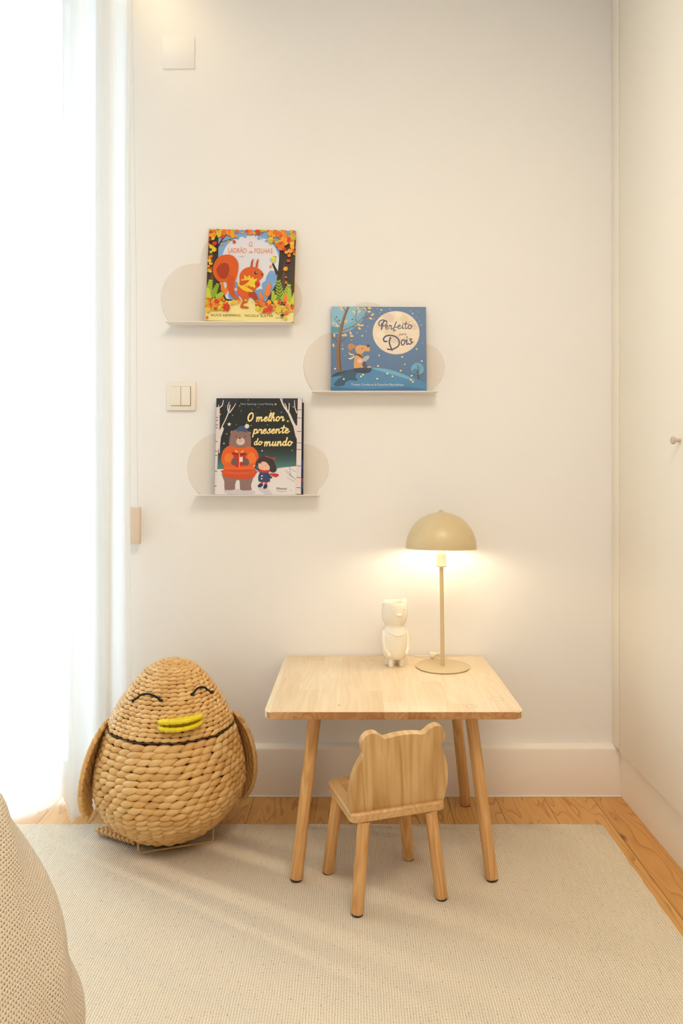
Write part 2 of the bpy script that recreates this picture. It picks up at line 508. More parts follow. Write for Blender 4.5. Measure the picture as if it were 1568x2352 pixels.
for i in range(n): t = i / n; out.append((0.728 + 0.015 * t + rug_edge(t * 4 + 5), -1.25 + t * 3.37))
for i in range(n): t = i / n; out.append((0.743 - t * 2.79, 2.120 + rug_edge(t * 3 + 9)))
for i in range(n): t = i / n; out.append((-2.05 + rug_edge(t * 3 + 2), 2.12 - t * 3.37))
bm_prism(bm, out, 0.0, RZ, 0.003, 2)
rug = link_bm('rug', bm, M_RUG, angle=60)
tag(rug, 'large cream looped wool rug with fine ribs on the pine floor', 'rug')

# ------------------------------------------------------------------ knitted blanket draped over the bed corner
a = NT('moss_knit')
uv = a.coords('UV')
sep = a.t.nodes.new('ShaderNodeSeparateXYZ'); a.l(uv, sep.inputs[0])
P_ = 0.0070
wob = a.noise(uv, 18, 2)
su = a.math('ADD', a.math('DIVIDE', sep.outputs[0], P_), a.math('MULTIPLY', wob, 1.0))
sv = a.math('ADD', a.math('DIVIDE', sep.outputs[1], P_ * 0.80), a.math('MULTIPLY', wob, 1.5))
row = a.math('MODULO', a.math('FLOOR', sv), 2.0)
fu = a.math('SUBTRACT', a.math('FRACT', a.math('ADD', su, a.math('MULTIPLY', row, 0.5))), 0.5)
fv = a.math('SUBTRACT', a.math('FRACT', sv), 0.5)
d2 = a.math('ADD', a.math('MULTIPLY', a.math('MULTIPLY', fu, fu), a.math('ADD', 0.75, a.math('MULTIPLY', fv, 1.1))), a.math('MULTIPLY', a.math('MULTIPLY', fv, fv), 1.7))
dist = a.math('SQRT', d2)
jit = a.noise(uv, 330, 3)
hole_shade = a.ramp(a.math('ADD', dist, a.math('MULTIPLY', a.math('SUBTRACT', jit, 0.5), 0.42)), [(0.14, (1, 1, 1, 1)), (0.27, (0, 0, 0, 1))])
yarn = a.mix(jit, rgb(208, 190, 166), rgb(236, 222, 202))
a.l(a.mix(a.math('MULTIPLY', hole_shade, 0.85), yarn, rgb(92, 70, 50)), a.p.inputs['Base Color'])  # shade inside the knit holes is painted in as dark brown
a.p.inputs['Roughness'].default_value = 0.95
a.p.inputs['Specular IOR Level'].default_value = 0.1
a.p.inputs['Sheen Weight'].default_value = 0.2
a.bump(a.math('ADD', a.math('MULTIPLY', dist, 1.0), a.math('MULTIPLY', jit, 0.55)), 0.6, 0.004)
M_KNIT = a.m
# profile from the top edge down to the rug: outward offset from an inset rectangle, height
drape = [(0.002, 0.612), (0.03, 0.606), (0.06, 0.587), (0.087, 0.562), (0.105, 0.526), (0.123, 0.486), (0.154, 0.406), (0.179, 0.334), (0.195, 0.269), (0.209, 0.214), (0.209, 0.175), (0.200, 0.12), (0.197, 0.06), (0.206, 0.0155)]
drape = catmull(drape, 4)
bm = bmesh.new(); uvl = bm.loops.layers.uv.new('UVMap')
X1, Y1, X0, Y0, RC = -0.62, 1.05, -1.72, -0.95, 0.0
def ring(off):
    pts = []
    r = RC + off
    segs = 44
    cx, cy = X1 - RC, Y1 - RC
    # far side going right, the corner, then the right side coming back to the photographer
    for i in range(60): pts.append((X0 + (cx - X0) * i / 60, cy + r, 0))
    for i in range(segs + 1):
        an = R(90 - 90 * i / segs); pts.append((cx + r * math.cos(an), cy + r * math.sin(an), i / segs))
    for i in range(1, 90): pts.append((cx + r, cy - (cy - Y0) * i / 89, 1))
    return pts
rings = []; arc = 0; prev = None; arcs = []
for k, (o, z) in enumerate(drape):
    if prev is not None: arc += math.hypot(o - prev[0], z - prev[1])
    prev = (o, z); arcs.append(arc)
    pts = ring(o); row = []
    low = max(0.0, (0.56 - z) / 0.56) * 0.8
    for i, (x, y, s) in enumerate(pts):
        w = 0.012 * low * math.sin(i * 0.23 + z * 4) + 0.008 * low * math.sin(i * 0.11 + 1.3)
        if 60 <= i <= 105:
            w += 0.006 * math.sin(z * 26 + i * 0.12)
        cx, cy = X1 - RC, Y1 - RC
        dx, dy = (x - cx, y - cy)
        if i < 60: nx, ny = 0, 1
        elif i > 104: nx, ny = 1, 0
        else:
            L = math.hypot(dx, dy) or 1; nx, ny = dx / L, dy / L
        row.append(bm.verts.new((x + nx * w, y + ny * w, z)))
    rings.append(row)
ulen = [0]
base = ring(0.17)
for i in range(1, len(base)): ulen.append(ulen[-1] + math.hypot(base[i][0] - base[i - 1][0], base[i][1] - base[i - 1][1]))
for k in range(len(rings) - 1):
    for i in range(len(base) - 1):
        f = bm.faces.new((rings[k][i], rings[k][i + 1], rings[k + 1][i + 1], rings[k + 1][i]))
        for lp_, (ii, kk) in zip(f.loops, ((i, k), (i + 1, k), (i + 1, k + 1), (i, k + 1))):
            lp_[uvl].uv = (ulen[ii], arcs[kk])
# flat top towards the far side of the bed
tv = [None, bm.verts.new((X0, Y0, 0.612))]
f = bm.faces.new([v for v in rings[0]] + [tv[1]])
for lp_ in f.loops: lp_[uvl].uv = (lp_.vert.co.x, lp_.vert.co.y)
bk = link_bm('knitted_blanket', bm, M_KNIT, angle=180, recalc=True)
sol = bk.modifiers.new('thickness', 'SOLIDIFY'); sol.thickness = 0.008; sol.offset = -1
tag(bk, 'beige open-knit blanket draped down over the corner of the bed', 'blanket')

# ------------------------------------------------------------------ small table
W_TOP = wood('table_top_wood', rgb(243, 224, 192), rgb(222, 190, 146), 'Y', 70, 0.8, 0.35, stave=(0.058, 0.31), seed=1.3)
W_END = wood('table_edge_end_grain', rgb(210, 164, 114), rgb(170, 118, 72), 'Y', 60, 1.3, 0.5, stave=(0.058, 9.0), seed=1.3)
W_LEG = wood('leg_wood', rgb(222, 176, 118), rgb(186, 128, 68), 'Z', 110, 0.9, 0.4, seed=4.1)
W_CHAIR = wood('chair_back_wood', rgb(224, 188, 134), rgb(188, 144, 88), 'Z', 75, 1.15, 0.4, rot=(0, R(6), 0), seed=2.6, flat=1, bands=6.0)
W_SEAT = wood('chair_seat_wood', rgb(222, 182, 130), rgb(186, 138, 86), 'Y', 80, 1.0, 0.4, stave=(0.048, 3.0), seed=8.2)
M_FELT = plain('black_felt', rgb(52, 42, 34), 0.9)

def leg(parent, top, foot, r, mat, pad_r=None):
    T = Vector(top); F = Vector(foot); d = (F - T).normalized()
    L = (F - T).length
    bm = bmesh.new()
    bm_lathe(bm, [(0, 0), (r * 0.97, 0), (r * 0.97, 0.002), (r, 0.02), (r * 1.02, L - 0.006), (r * 0.98, L - 0.002), (r * 0.93, L), (0, L)], 28)
    q = Vector((0, 0, 1)).rotation_difference(d)
    o = link_bm('leg', bm, mat, parent, angle=40)
    o.location = T; o.rotation_mode = 'QUATERNION'; o.rotation_quaternion = q
    bm = bmesh.new(); bm_lathe(bm, [(0, 0), (r * 0.92, 0), (r * 0.92, 0.003), (0, 0.003)], 24)
    p = link_bm('foot_pad', bm, M_FELT, o, loc=(0, 0, L))
    p['label'] = 'black felt pad'
    return o

TX, TY, TZ = 0.102, 2.072, 0.456
tb = empty('small_table', (TX, TY, 0))
tag(tb, 'small pale wooden table with rounded corners and four splayed round legs', 'table')
bm = bmesh.new()
bm_prism(bm, round_rect(-0.3285, 0.3285, -0.281, 0.2795, 0.022, 8), TZ - 0.0185, TZ, 0.0018, 2)
me_o = link_bm('tabletop', bm, [W_TOP, W_END], tb, angle=30)
# faint ring stains and a small dark speck in the top
nt = W_TOP.node_tree; pb = nt.nodes['Principled BSDF']; src = pb.inputs['Base Color'].links[0].from_socket
tc = nt.nodes.new('ShaderNodeTexCoord')
for px_, py_, r_, w_, k_s in ((0.203, -0.235, 0.0135, 0.0011, 0.35), (0.279, -0.177, 0.0165, 0.0011, 0.35), (-0.140, -0.228, 0.0, 0.0035, 0.7)):
    vd = nt.nodes.new('ShaderNodeVectorMath'); vd.operation = 'DISTANCE'; nt.links.new(tc.outputs['Object'], vd.inputs[0]); vd.inputs[1].default_value = (px_, py_, TZ)
    m1_ = nt.nodes.new('ShaderNodeMath'); m1_.operation = 'COMPARE'; nt.links.new(vd.outputs['Value'], m1_.inputs[0]); m1_.inputs[1].default_value = r_; m1_.inputs[2].default_value = w_
    m2_ = nt.nodes.new('ShaderNodeMath'); m2_.operation = 'MULTIPLY'; nt.links.new(m1_.outputs[0], m2_.inputs[0]); m2_.inputs[1].default_value = k_s
    mx_ = nt.nodes.new('ShaderNodeMix'); mx_.data_type = 'RGBA'; nt.links.new(m2_.outputs[0], mx_.inputs[0]); nt.links.new(src, mx_.inputs[6]); mx_.inputs[7].default_value = rgb(150, 105, 60)
    src = mx_.outputs[2]
nt.links.new(src, pb.inputs['Base Color'])
for p in me_o.data.polygons:
    if p.normal.y < -0.75 and abs(p.normal.z) < 0.3: p.material_index = 1
T_LEGS = [((-0.102, 1.90), (-0.148, 1.826), RZ), ((0.3106, 1.90), (0.3557, 1.826), RZ), ((0.3057, 2.195), (0.358, 2.27), 0.0), ((-0.100, 2.195), (-0.155, 2.265), 0.0)]
for (tx, ty), (fx, fy), fz in T_LEGS:
    leg(tb, (tx - TX, ty - TY, TZ - 0.0187), (fx - TX, fy - TY, fz + 0.0042), 0.0162, W_LEG)

# ------------------------------------------------------------------ bear chair
TH = R(18); E_ = Vector((math.cos(TH), math.sin(TH), 0)); N_ = Vector((-math.sin(TH), math.cos(TH), 0))
SZ = 0.245
CO = Vector((-0.004, 1.6866, 0))               # rear-left corner of the seat
cc_ = CO + E_ * 0.122 + N_ * 0.107
ch = empty('bear_chair', (cc_.x, cc_.y, 0), TH)
tag(ch, 'childs wooden chair with bear-head shaped back, turned away at the table', 'chair')
def cl(x, y):  # world point to chair-local
    v = Vector((x, y, 0)) - Vector((cc_.x, cc_.y, 0)); return (v.dot(E_), v.dot(N_))
bm = bmesh.new()
rings = []
spec = [(0.000, SZ - 0.0205, 0.018), (-0.003, SZ - 0.022, 0.018), (0.000, SZ - 0.004, 0.020), (-0.0035, SZ, 0.020), (-0.028, SZ, 0.012), (-0.033, SZ - 0.004, 0.010), (-0.06, SZ - 0.006, 0.008)]
order = [1, 0, 2, 3, 4, 5, 6]
for k in order:
    off, z, rr = spec[k]
    rings.append([bm.verts.new((x, y, z)) for x, y in round_rect(-0.124 - off, 0.124 + off, -0.107 - off, 0.108 + off, rr, 6)])
bm.faces.new(rings[0][::-1]); bm.faces.new(rings[-1])
for a_, b_ in zip(rings, rings[1:]):
    for i in range(len(a_)): bm.faces.new((a_[i], a_[(i + 1) % len(a_)], b_[(i + 1) % len(a_)], b_[i]))
link_bm('seat', bm, W_SEAT, ch, angle=28)
half = [(0.122, -0.003), (0.1275, 0.046), (0.123, 0.090), (0.114, 0.120), (0.099, 0.1495)]
ear = [(0.099, 0.1495), (0.1035, 0.160), (0.1085, 0.175), (0.1055, 0.190), (0.097, 0.201), (0.083, 0.2055), (0.068, 0.201), (0.057, 0.192), (0.049, 0.1865)]
crown = [(0.049, 0.1865), (0.025, 0.191), (0.0, 0.1925)]
right = [tuple(p) for p in catmull(half, 5)] + [tuple(p) for p in catmull(ear, 5)][1:] + [tuple(p) for p in catmull(crown, 5)][1:]
left = [(-x, y) for x, y in right[::-1]][1:]
bm = bmesh.new()
bm_prism(bm, right + left, 0.0, 0.0185, 0.0022, 2)
tilt = R(12)
Mx = Matrix.Translation((0, -0.107 + 0.010 + 0.0004, SZ)) @ Matrix.Rotation(tilt, 4, 'X') @ Matrix.Rotation(R(90), 4, 'X') @ Matrix.Translation((0, 0, -0.0185))
bmesh.ops.transform(bm, matrix=Mx, verts=bm.verts[:])
link_bm('backrest', bm, W_CHAIR, ch, angle=30)
C_LEGS = [((0.024, 1.700), (0.0082, 1.682)), ((0.190, 1.752), (0.2161, 1.746)), ((-0.042, 1.825), (-0.0673, 1.861)), ((0.130, 1.885), (0.1488, 1.927))]
for t, ft in C_LEGS:
    a1 = cl(*t); a2 = cl(*ft)
    leg(ch, (a1[0], a1[1], SZ - 0.0222), (a2[0], a2[1], RZ + 0.0042), 0.0152, W_LEG)

# ------------------------------------------------------------------ table lamp
M_LAMP = plain('cream_enamel', rgb(212, 190, 146), 0.32, 0.5)
M_LAMPIN = plain('white_enamel_inside', rgb(245, 238, 220), 0.5)
M_SOCK = plain('socket_plastic', rgb(240, 230, 205), 0.4)
LX, LY = 0.2775, 2.216
lp = empty('table_lamp', (LX, LY, TZ))
tag(lp, 'cream table lamp with dome metal shade, lit, at the back of the small table', 'table lamp')
bm = bmesh.new()
bm_lathe(bm, [(0, 0.0012), (0.0825, 0.0012), (0.084, 0.0022), (0.084, 0.0040), (0.0825, 0.0048), (0.012, 0.0052), (0, 0.0052)], 96)
link_bm('base', bm, M_LAMP, lp, angle=30)
tube('pole', [(0, 0, 0.005), (-0.0010, 0, 0.1), (-0.0022, 0, 0.2), (-0.004, 0, 0.318)], 0.0062, M_LAMP, lp, 20)
bm = bmesh.new()
bm_lathe(bm, [(0, 0.313), (0.0155, 0.313), (0.0165, 0.317), (0.0150, 0.320), (0.0145, 0.345), (0.0155, 0.352), (0.0155, 0.356), (0.0145, 0.358), (0.0145, 0.368), (0, 0.368)], 32, off=(-0.004, 0))
link_bm('socket', bm, M_SOCK, lp, angle=40)
# bulb: clear-white glass globe that gives off the light
bl = NT('bulb_glow')
bl.p.inputs['Emission Color'].default_value = BULB_COL + (1,); bl.p.inputs['Emission Strength'].default_value = BULB_GLOW
bm = bmesh.new()
bm_lathe(bm, [(0, 0.3685), (0.010, 0.369), (0.0115, 0.374), (0.018, 0.384), (0.0215, 0.396), (0.0205, 0.408), (0.014, 0.417), (0, 0.4205)], 28, off=(-0.004, 0))
bulb = link_bm('bulb', bm, bl.m, lp, angle=60)
# dome shade: outer and inner skin
RS = 0.110
bm = bmesh.new()
outer = []; inner = []
for i in range(25):
    an = R(90 * i / 24)
    outer.append((RS * math.cos(an), 0.1095 * math.sin(an) + 0.005))
outer = [(RS, 0.0)] + outer
outer[-1] = (0, outer[-1][1])
bm_lathe(bm, outer, 96)
bmo = link_bm('shade', bm, M_LAMP, lp, angle=60)
bmo.location = (-0.005, 0, 0.369); bmo.rotation_euler = (R(-3.0), R(0.6), 0)
bm = bmesh.new()
inn = [(RS, 0.0), (RS - 0.0014, 0.0)] + [((RS - 0.0014) * math.cos(R(90 * i / 24)), (0.108) * math.sin(R(90 * i / 24)) + 0.005) for i in range(25)]
inn[-1] = (0, inn[-1][1])
bm_lathe(bm, inn, 96)
link_bm('shade_lining', bm, M_LAMPIN, bmo, angle=60)
bm = bmesh.new()
bm_lathe(bm, [(0, 0.1135), (0.0085, 0.1135), (0.0085, 0.1165), (0.0065, 0.1195), (0.003, 0.1212), (0, 0.1215)], 24)
link_bm('finial', bm, M_LAMP, bmo)
# switch and cord behind the pole
bm = bmesh.new()
bm_lathe(bm, [(0, 0), (0.010, 0.0), (0.0125, 0.006), (0.0085, 0.016), (0.004, 0.024), (0.0025, 0.034), (0, 0.034)], 20)
cs = link_bm('cord_switch', bm, M_SOCK, lp, loc=(-0.030, 0.088, 0.0128)); cs.rotation_euler = (0, R(78), R(10))
tube('cord', [tuple(p) for p in catmull([(0.0, 0.080, 0.004), (0.006, 0.092, 0.010), (-0.01, 0.100, 0.012), (-0.030, 0.090, 0.012), (-0.052, 0.108, 0.006), (-0.07, 0.121, 0.004), (-0.075, 0.131, 0.0035)], 5)], 0.0022, M_SOCK, lp, 8)

# ------------------------------------------------------------------ ceramic figure pot
M_CER = plain('glazed_ceramic', rgb(243, 234, 216), 0.18, 0.5, coat=0.3)
PX, PY = 0.1285, 2.235
pf = empty('figure_planter', (PX, PY, TZ), R(18))
tag(pf, 'white glazed ceramic pot shaped like a little standing figure, beside the lamp', 'planter')
bm = bmesh.new()
bm_lathe(bm, [(0, 0.020), (0.020, 0.0205), (0.032, 0.026), (0.0385, 0.040), (0.0405, 0.062), (0.0405, 0.090), (0.0380, 0.108), (0.0325, 0.120), (0.0300, 0.127), (0.0325, 0.133),
              (0.0375, 0.142), (0.0405, 0.155), (0.0410, 0.170), (0.0400, 0.186), (0.0385, 0.1995), (0.0372, 0.2015), (0.0355, 0.200), (0.0350, 0.185), (0.034, 0.160), (0.024, 0.148), (0, 0.146)], 48)
link_bm('body', bm, M_CER, pf, angle=60)
for fx, fy in ((-0.018, -0.014), (0.018, -0.014), (-0.016, 0.016), (0.016, 0.016)):
    bm = bmesh.new(); bm_lathe(bm, [(0, 0.0005), (0.0075, 0.0005), (0.0085, 0.003), (0.0080, 0.014), (0.0085, 0.028), (0, 0.030)], 20, off=(fx, fy))
    link_bm('foot', bm, M_CER, pf)
for s in (-1, 1):
    pts = catmull([(s * 0.034, 0.0, 0.112), (s * 0.0385, -0.008, 0.095), (s * 0.0385, -0.013, 0.075), (s * 0.0355, -0.020, 0.055), (s * 0.030, -0.028, 0.046)], 4)
    rr = [0.006 + 0.0025 * math.sin(math.pi * i / (len(pts) - 1)) for i in range(len(pts))]
    tube('arm', [tuple(p) for p in pts], rr, M_CER, pf, 14)
    bm = bmesh.new(); bmesh.ops.create_uvsphere(bm, u_segments=14, v_segments=10, radius=0.0075)
    bmesh.ops.scale(bm, vec=(1, 0.8, 1.1), verts=bm.verts[:]); bmesh.ops.translate(bm, vec=(s * 0.029, -0.030, 0.043), verts=bm.verts[:])
    link_bm('hand', bm, M_CER, pf, angle=180)
    bm = bmesh.new(); bm_tube(bm, [(s * 0.0150 + 0.0058 * math.cos(t), -0.0386 + abs(0.0058 * math.cos(t) + s * 0.015) * 0.10, 0.178 + 0.0058 * math.sin(t)) for t in [2 * math.pi * i / 16 for i in range(16)]], 0.0012, 8, True)
    link_bm('eye', bm, M_CER, pf, angle=180)
    bm = bmesh.new(); bmesh.ops.create_cone(bm, cap_ends=True, segments=14, radius1=0.010, radius2=0.002, depth=0.012)
    bmesh.ops.translate(bm, vec=(s * 0.033, 0.0, 0.204), verts=bm.verts[:])
    bmesh.ops.scale(bm, vec=(1, 0.6, 1), verts=bm.verts[:])
    link_bm('ear', bm, M_CER, pf, angle=60)
bm = bmesh.new(); bmesh.ops.create_uvsphere(bm, u_segments=14, v_segments=10, radius=0.0075)
bmesh.ops.scale(bm, vec=(1.2, 0.7, 0.7), verts=bm.verts[:]); bmesh.ops.translate(bm, vec=(0, -0.0405, 0.165), verts=bm.verts[:])
link_bm('muzzle', bm, M_CER, pf, angle=180)
bm = bmesh.new(); bm_tube(bm, [tuple(p) for p in catmull([(-0.030, -0.026, 0.112), (-0.016, -0.036, 0.104), (0, -0.040, 0.101), (0.016, -0.036, 0.104), (0.030, -0.026, 0.112)], 5)], 0.0014, 8)
link_bm('collar', bm, M_CER, pf, angle=180)

# ------------------------------------------------------------------ ceiling lights (fixtures above and behind the view)
M_GLOW = NT('lamp_diffuser'); M_GLOW.p.inputs['Emission Color'].default_value = (1.0, 0.85, 0.65, 1); M_GLOW.p.inputs['Emission Strength'].default_value = 2.0
cl_ = empty('ceiling_lamp', (0.25, 0.35, ZC)); tag(cl_, 'square ceiling lamp in the middle of the room', 'ceiling lamp')
box('frame', -0.53, 0.53, -0.53, 0.53, -0.12, -0.001, M_TRIM, cl_, 0.004)
box('diffuser', -0.5, 0.5, -0.5, 0.5, -0.135, -0.1205, M_GLOW.m, cl_, 0.004)
dl = empty('ceiling_downlight', (-0.70, 2.18, ZC)); tag(dl, 'small round ceiling downlight close to the curtain', 'downlight')
bm = bmesh.new(); bm_lathe(bm, [(0.030, -0.001), (0.045, -0.001), (0.045, -0.006), (0.034, -0.010), (0.030, -0.004)], 32)
link_bm('rim', bm, M_TRIM, dl)
bm = bmesh.new(); bm_lathe(bm, [(0, -0.003), (0.030, -0.003), (0.030, -0.001), (0, -0.001)], 32)
link_bm('lens', bm, M_GLOW.m, dl)
sp = bpy.data.lights.new('downlight_beam', 'SPOT'); sp.energy = DOWN_POWER; sp.color = (1.0, 0.76, 0.40); sp.spot_size = R(150); sp.spot_blend = 0.9; sp.shadow_soft_size = 0.03
spo = bpy.data.objects.new('downlight_beam', sp); COL.objects.link(spo); spo.location = (-0.70, 2.18, ZC - 0.02)

# ------------------------------------------------------------------ cloud shelves
M_CLOUD = plain('cloud_shelf_metal', rgb(232, 222, 211), 0.55, 0.3)
def cloud_outline():
    # pixel-like units: 325 wide, baseline 0, up positive (1 unit = 1.446 mm)
    circ = [(79, 63, 79), (147, 156, 54), (195, 98, 66), (270, 61, 55)]
    up = []; N = 90
    for i in range(N + 1):
        x = 325.0 * i / N
        t = max([c[1] + math.sqrt(max(0, c[2] ** 2 - (x - c[0]) ** 2)) for c in circ if abs(x - c[0]) <= c[2]] or [62])
        up.append((x, t))
    low = []
    for i in range(N + 1):
        x = 325.0 * i / N
        if x < 31: b = 63 - math.sqrt(max(0, 79 ** 2 - (x - 79) ** 2))
        elif x > 297: b = 61 - math.sqrt(max(0, 55 ** 2 - (x - 270) ** 2)) 
        else: b = 0
        low.append((x, max(0, b)))
    s = 0.001446
    pts = [((x - 162.5) * s, z * s) for x, z in low] + [((x - 162.5) * s, z * s) for x, z in up[::-1]]
    outp = []
    for p in pts:
        if not outp or math.hypot(p[0] - outp[-1][0], p[1] - outp[-1][1]) > 1e-5: outp.append(p)
    if math.hypot(outp[0][0] - outp[-1][0], outp[0][1] - outp[-1][1]) < 1e-5: outp.pop()
    return outp
CLOUD = cloud_outline()
def cloud_shelf(cx, z, label):
    s = empty('cloud_shelf', (cx, YW, z))
    tag(s, label, 'shelf', 'cloud shaped wall shelves')
    bm = bmesh.new()
    bm_prism(bm, CLOUD, 0.0005, 0.0035, 0.0006, 1, Matrix.Rotation(R(90), 4, 'X'))
    link_bm('back_panel', bm, M_CLOUD, s, angle=40)
    bm = bmesh.new()
    bm_box(bm, -0.205, 0.205, -0.0618, -0.0036, -0.0016, 0.0, 0.0004, 1)
    bm_box(bm, -0.205, 0.205, -0.0635, -0.0619, -0.0016, 0.0012, 0.0004, 1)
    link_bm('ledge', bm, M_LED, s)
    return s
S1 = (-0.4056, 1.5525); S2 = (0.068, 1.3268); S3 = (-0.3174, 0.9905)
cloud_shelf(*S1, 'beige cloud-shaped wall shelf holding the orange squirrel book')
cloud_shelf(*S2, 'beige cloud-shaped wall shelf holding the blue moonlit book')
cloud_shelf(*S3, 'beige cloud-shaped wall shelf holding the black bear book, lowest on the wall')

# ------------------------------------------------------------------ picture books on the shelves
INK = {}
def ink(c):
    if c not in INK:
        m = plain('printed_ink', rgb(*c), 0.32, 0.35); INK[c] = m
    return INK[c]

class Art:
    """flat printed shapes in the units of a drawing, mapped on a cover of w x h metres"""
    def __init__(s, box, w, h):
        s.b = box; s.w = w; s.h = h; s.items = []; s.z = 0
    def P(s, x, y):
        x0, y0, x1, y1 = s.b
        return ((x - x0) / (x1 - x0) * s.w - s.w / 2, (y1 - y) / (y1 - y0) * s.h)
    def clip(s, pts):
        lim = [(0, -s.w / 2 + 0.0006, 1), (0, s.w / 2 - 0.0006, -1), (1, 0.0006, 1), (1, s.h - 0.0006, -1)]
        for ax, v, sg in lim:
            o = []
            for i in range(len(pts)):
                a_, b_ = pts[i - 1], pts[i]
                ia = (a_[ax] - v) * sg >= 0; ib = (b_[ax] - v) * sg >= 0
                if ia != ib:
                    t = (v - a_[ax]) / (b_[ax] - a_[ax])
                    o.append((a_[0] + (b_[0] - a_[0]) * t, a_[1] + (b_[1] - a_[1]) * t))
                if ib: o.append(b_)
            pts = o
            if not pts: return pts
        return pts
    def poly(s, pts, col, smooth=0):
        if smooth: pts = [tuple(p) for p in catmull(pts, smooth, True)]
        q = s.clip([s.P(*p) for p in pts])
        if len(q) >= 3:
            s.z += 1; s.items.append((q, col, s.z))
    def ell(s, cx, cy, rx, ry, col, rot=0, n=28):
        c, d = math.cos(R(rot)), math.sin(R(rot))
        s.poly([(cx + rx * math.cos(t) * c - ry * math.sin(t) * d, cy + rx * math.cos(t) * d + ry * math.sin(t) * c) for t in [2 * math.pi * i / n for i in range(n)]], col)
    def stroke(s, pts, w, col, w2=None, sm=5):
        p = catmull(pts, sm) if sm else [np.array(q, float) for q in pts]
        L = []; Rr = []
        m = len(p)
        for i in range(m):
            t = p[min(i + 1, m - 1)] - p[max(i - 1, 0)]; t = t / (np.linalg.norm(t) + 1e-9)
            k = w + ((w2 if w2 is not None else w) - w) * i / (m - 1)
            nrm = np.array([-t[1], t[0]]) * k / 2
            L.append(tuple(p[i] + nrm)); Rr.append(tuple(p[i] - nrm))
        # quads keep bent strokes clean
        s.z += 1
        for i in range(m - 1):
            q = s.clip([s.P(*v) for v in (L[i], L[i + 1], Rr[i + 1], Rr[i])])
            if len(q) >= 3: s.items.append((q, col, s.z))
    def leaf(s, x, y, r, ang, col):
        prof = [(0, 1.0), (20, .58), (42, .9), (66, .56), (94, .82), (122, .5), (150, .56), (180, .4)]
        pts = []
        for a_, k in prof: pts.append((x + r * k * math.cos(R(ang + a_)), y + r * k * math.sin(R(ang + a_))))
        for a_, k in prof[-2:0:-1]: pts.append((x + r * k * math.cos(R(ang - a_)), y + r * k * math.sin(R(ang - a_))))
        s.poly(pts, col)
    def star(s, x, y, r, col, n=5):
        s.poly([(x + (r if i % 2 == 0 else r * 0.42) * math.sin(math.pi * i / n), y - (r if i % 2 == 0 else r * 0.42) * math.cos(math.pi * i / n)) for i in range(2 * n)], col)
    def fern(s, x, y, L, ang, col, w=12):
        ex, ey = x + L * math.cos(R(ang)), y + L * math.sin(R(ang))
        s.stroke([(x, y), (ex, ey)], 7, col, 3, 0)
        for k in range(1, 8):
            t = k / 8
            bx, by = x + (ex - x) * t, y + (ey - y) * t
            for sg in (-1, 1):
                aa = ang + sg * 42
                l = L * 0.30 * (1 - t * 0.65)
                s.ell(bx + l * 0.5 * math.cos(R(aa)), by + l * 0.5 * math.sin(R(aa)), l * 0.55, w * 0.42, col, aa, 10)
    def build(s, name, parent, y0=0.0):
        cols = []; verts = []; faces = []; mi = []
        for q, c, z in s.items:
            if c not in cols: cols.append(c)
            b = len(verts)
            verts += [(x, y0 - 0.00008 - z * 0.000012, v) for x, v in q]
            faces.append(list(range(b, b + len(q)))); mi.append(cols.index(c))
        me = bpy.data.meshes.new(name); me.from_pydata(verts, [], faces)
        bm = bmesh.new(); bm.from_mesh(me)
        bmesh.ops.recalc_face_normals(bm, faces=[])
        for f in bm.faces:
            f.normal_update()
            if f.normal.y > 0: f.normal_flip()
        bmesh.ops.triangulate(bm, faces=bm.faces[:])
        bm.to_mesh(me); bm.free()
        # material index survives triangulation only if set before: rebuild it by position order
        me2 = bpy.data.meshes.new(name)
        me2.from_pydata(verts, [], faces)
        me2.polygons.foreach_set('material_index', mi)
        bm = bmesh.new(); bm.from_mesh(me2)
        for f in bm.faces:
            f.normal_update()
            if f.normal.y > 0: f.normal_flip()
        bmesh.ops.triangulate(bm, faces=bm.faces[:])
        bm.to_mesh(me2); bm.free()
        bpy.data.meshes.remove(me)
        return link_me(name, me2, [ink(c) for c in cols], parent, smooth=False)

def letters(name, body, art, x, y, h, col, parent, width=None, shear=0.0, bold=0.0, rot=0.0, depth=0.0, z=0.0013, align='CENTER', space=1.0):
    """printed words; x, y = centre of the baseline in the drawing's units, h = cap height, width = total width"""
    cu = bpy.data.curves.new(name, 'FONT'); cu.body = body
    cu.align_x = align; cu.size = 1.0; cu.shear = shear; cu.offset = bold; cu.space_character = space; cu.extrude = 0.0
    tmp = bpy.data.objects.new(name, cu); COL.objects.link(tmp)
    bpy.context.view_layer.update()
    dg = bpy.context.evaluated_depsgraph_get()
    me = bpy.data.meshes.new_from_object(tmp.evaluated_get(dg))
    bpy.data.objects.remove(tmp)
    xs = [v.co.x for v in me.vertices]
    kx = art.w / (art.b[2] - art.b[0]); ky = art.h / (art.b[3] - art.b[1])
    sy = h * ky / 0.69
    sx = sy if width is None else width * kx / (max(xs) - min(xs))
    cxm = (max(xs) + min(xs)) / 2 if align == 'CENTER' else 0
    px, pz = art.P(x, y); c, d = math.cos(R(rot)), math.sin(R(rot))
    for v in me.vertices:
        a_, b_ = (v.co.x - cxm) * sx, v.co.y * sy
        v.co = Vector((px + a_ * c - b_ * d, -z, pz + a_ * d + b_ * c))
    return link_me(name, me, ink(col), parent, smooth=False)


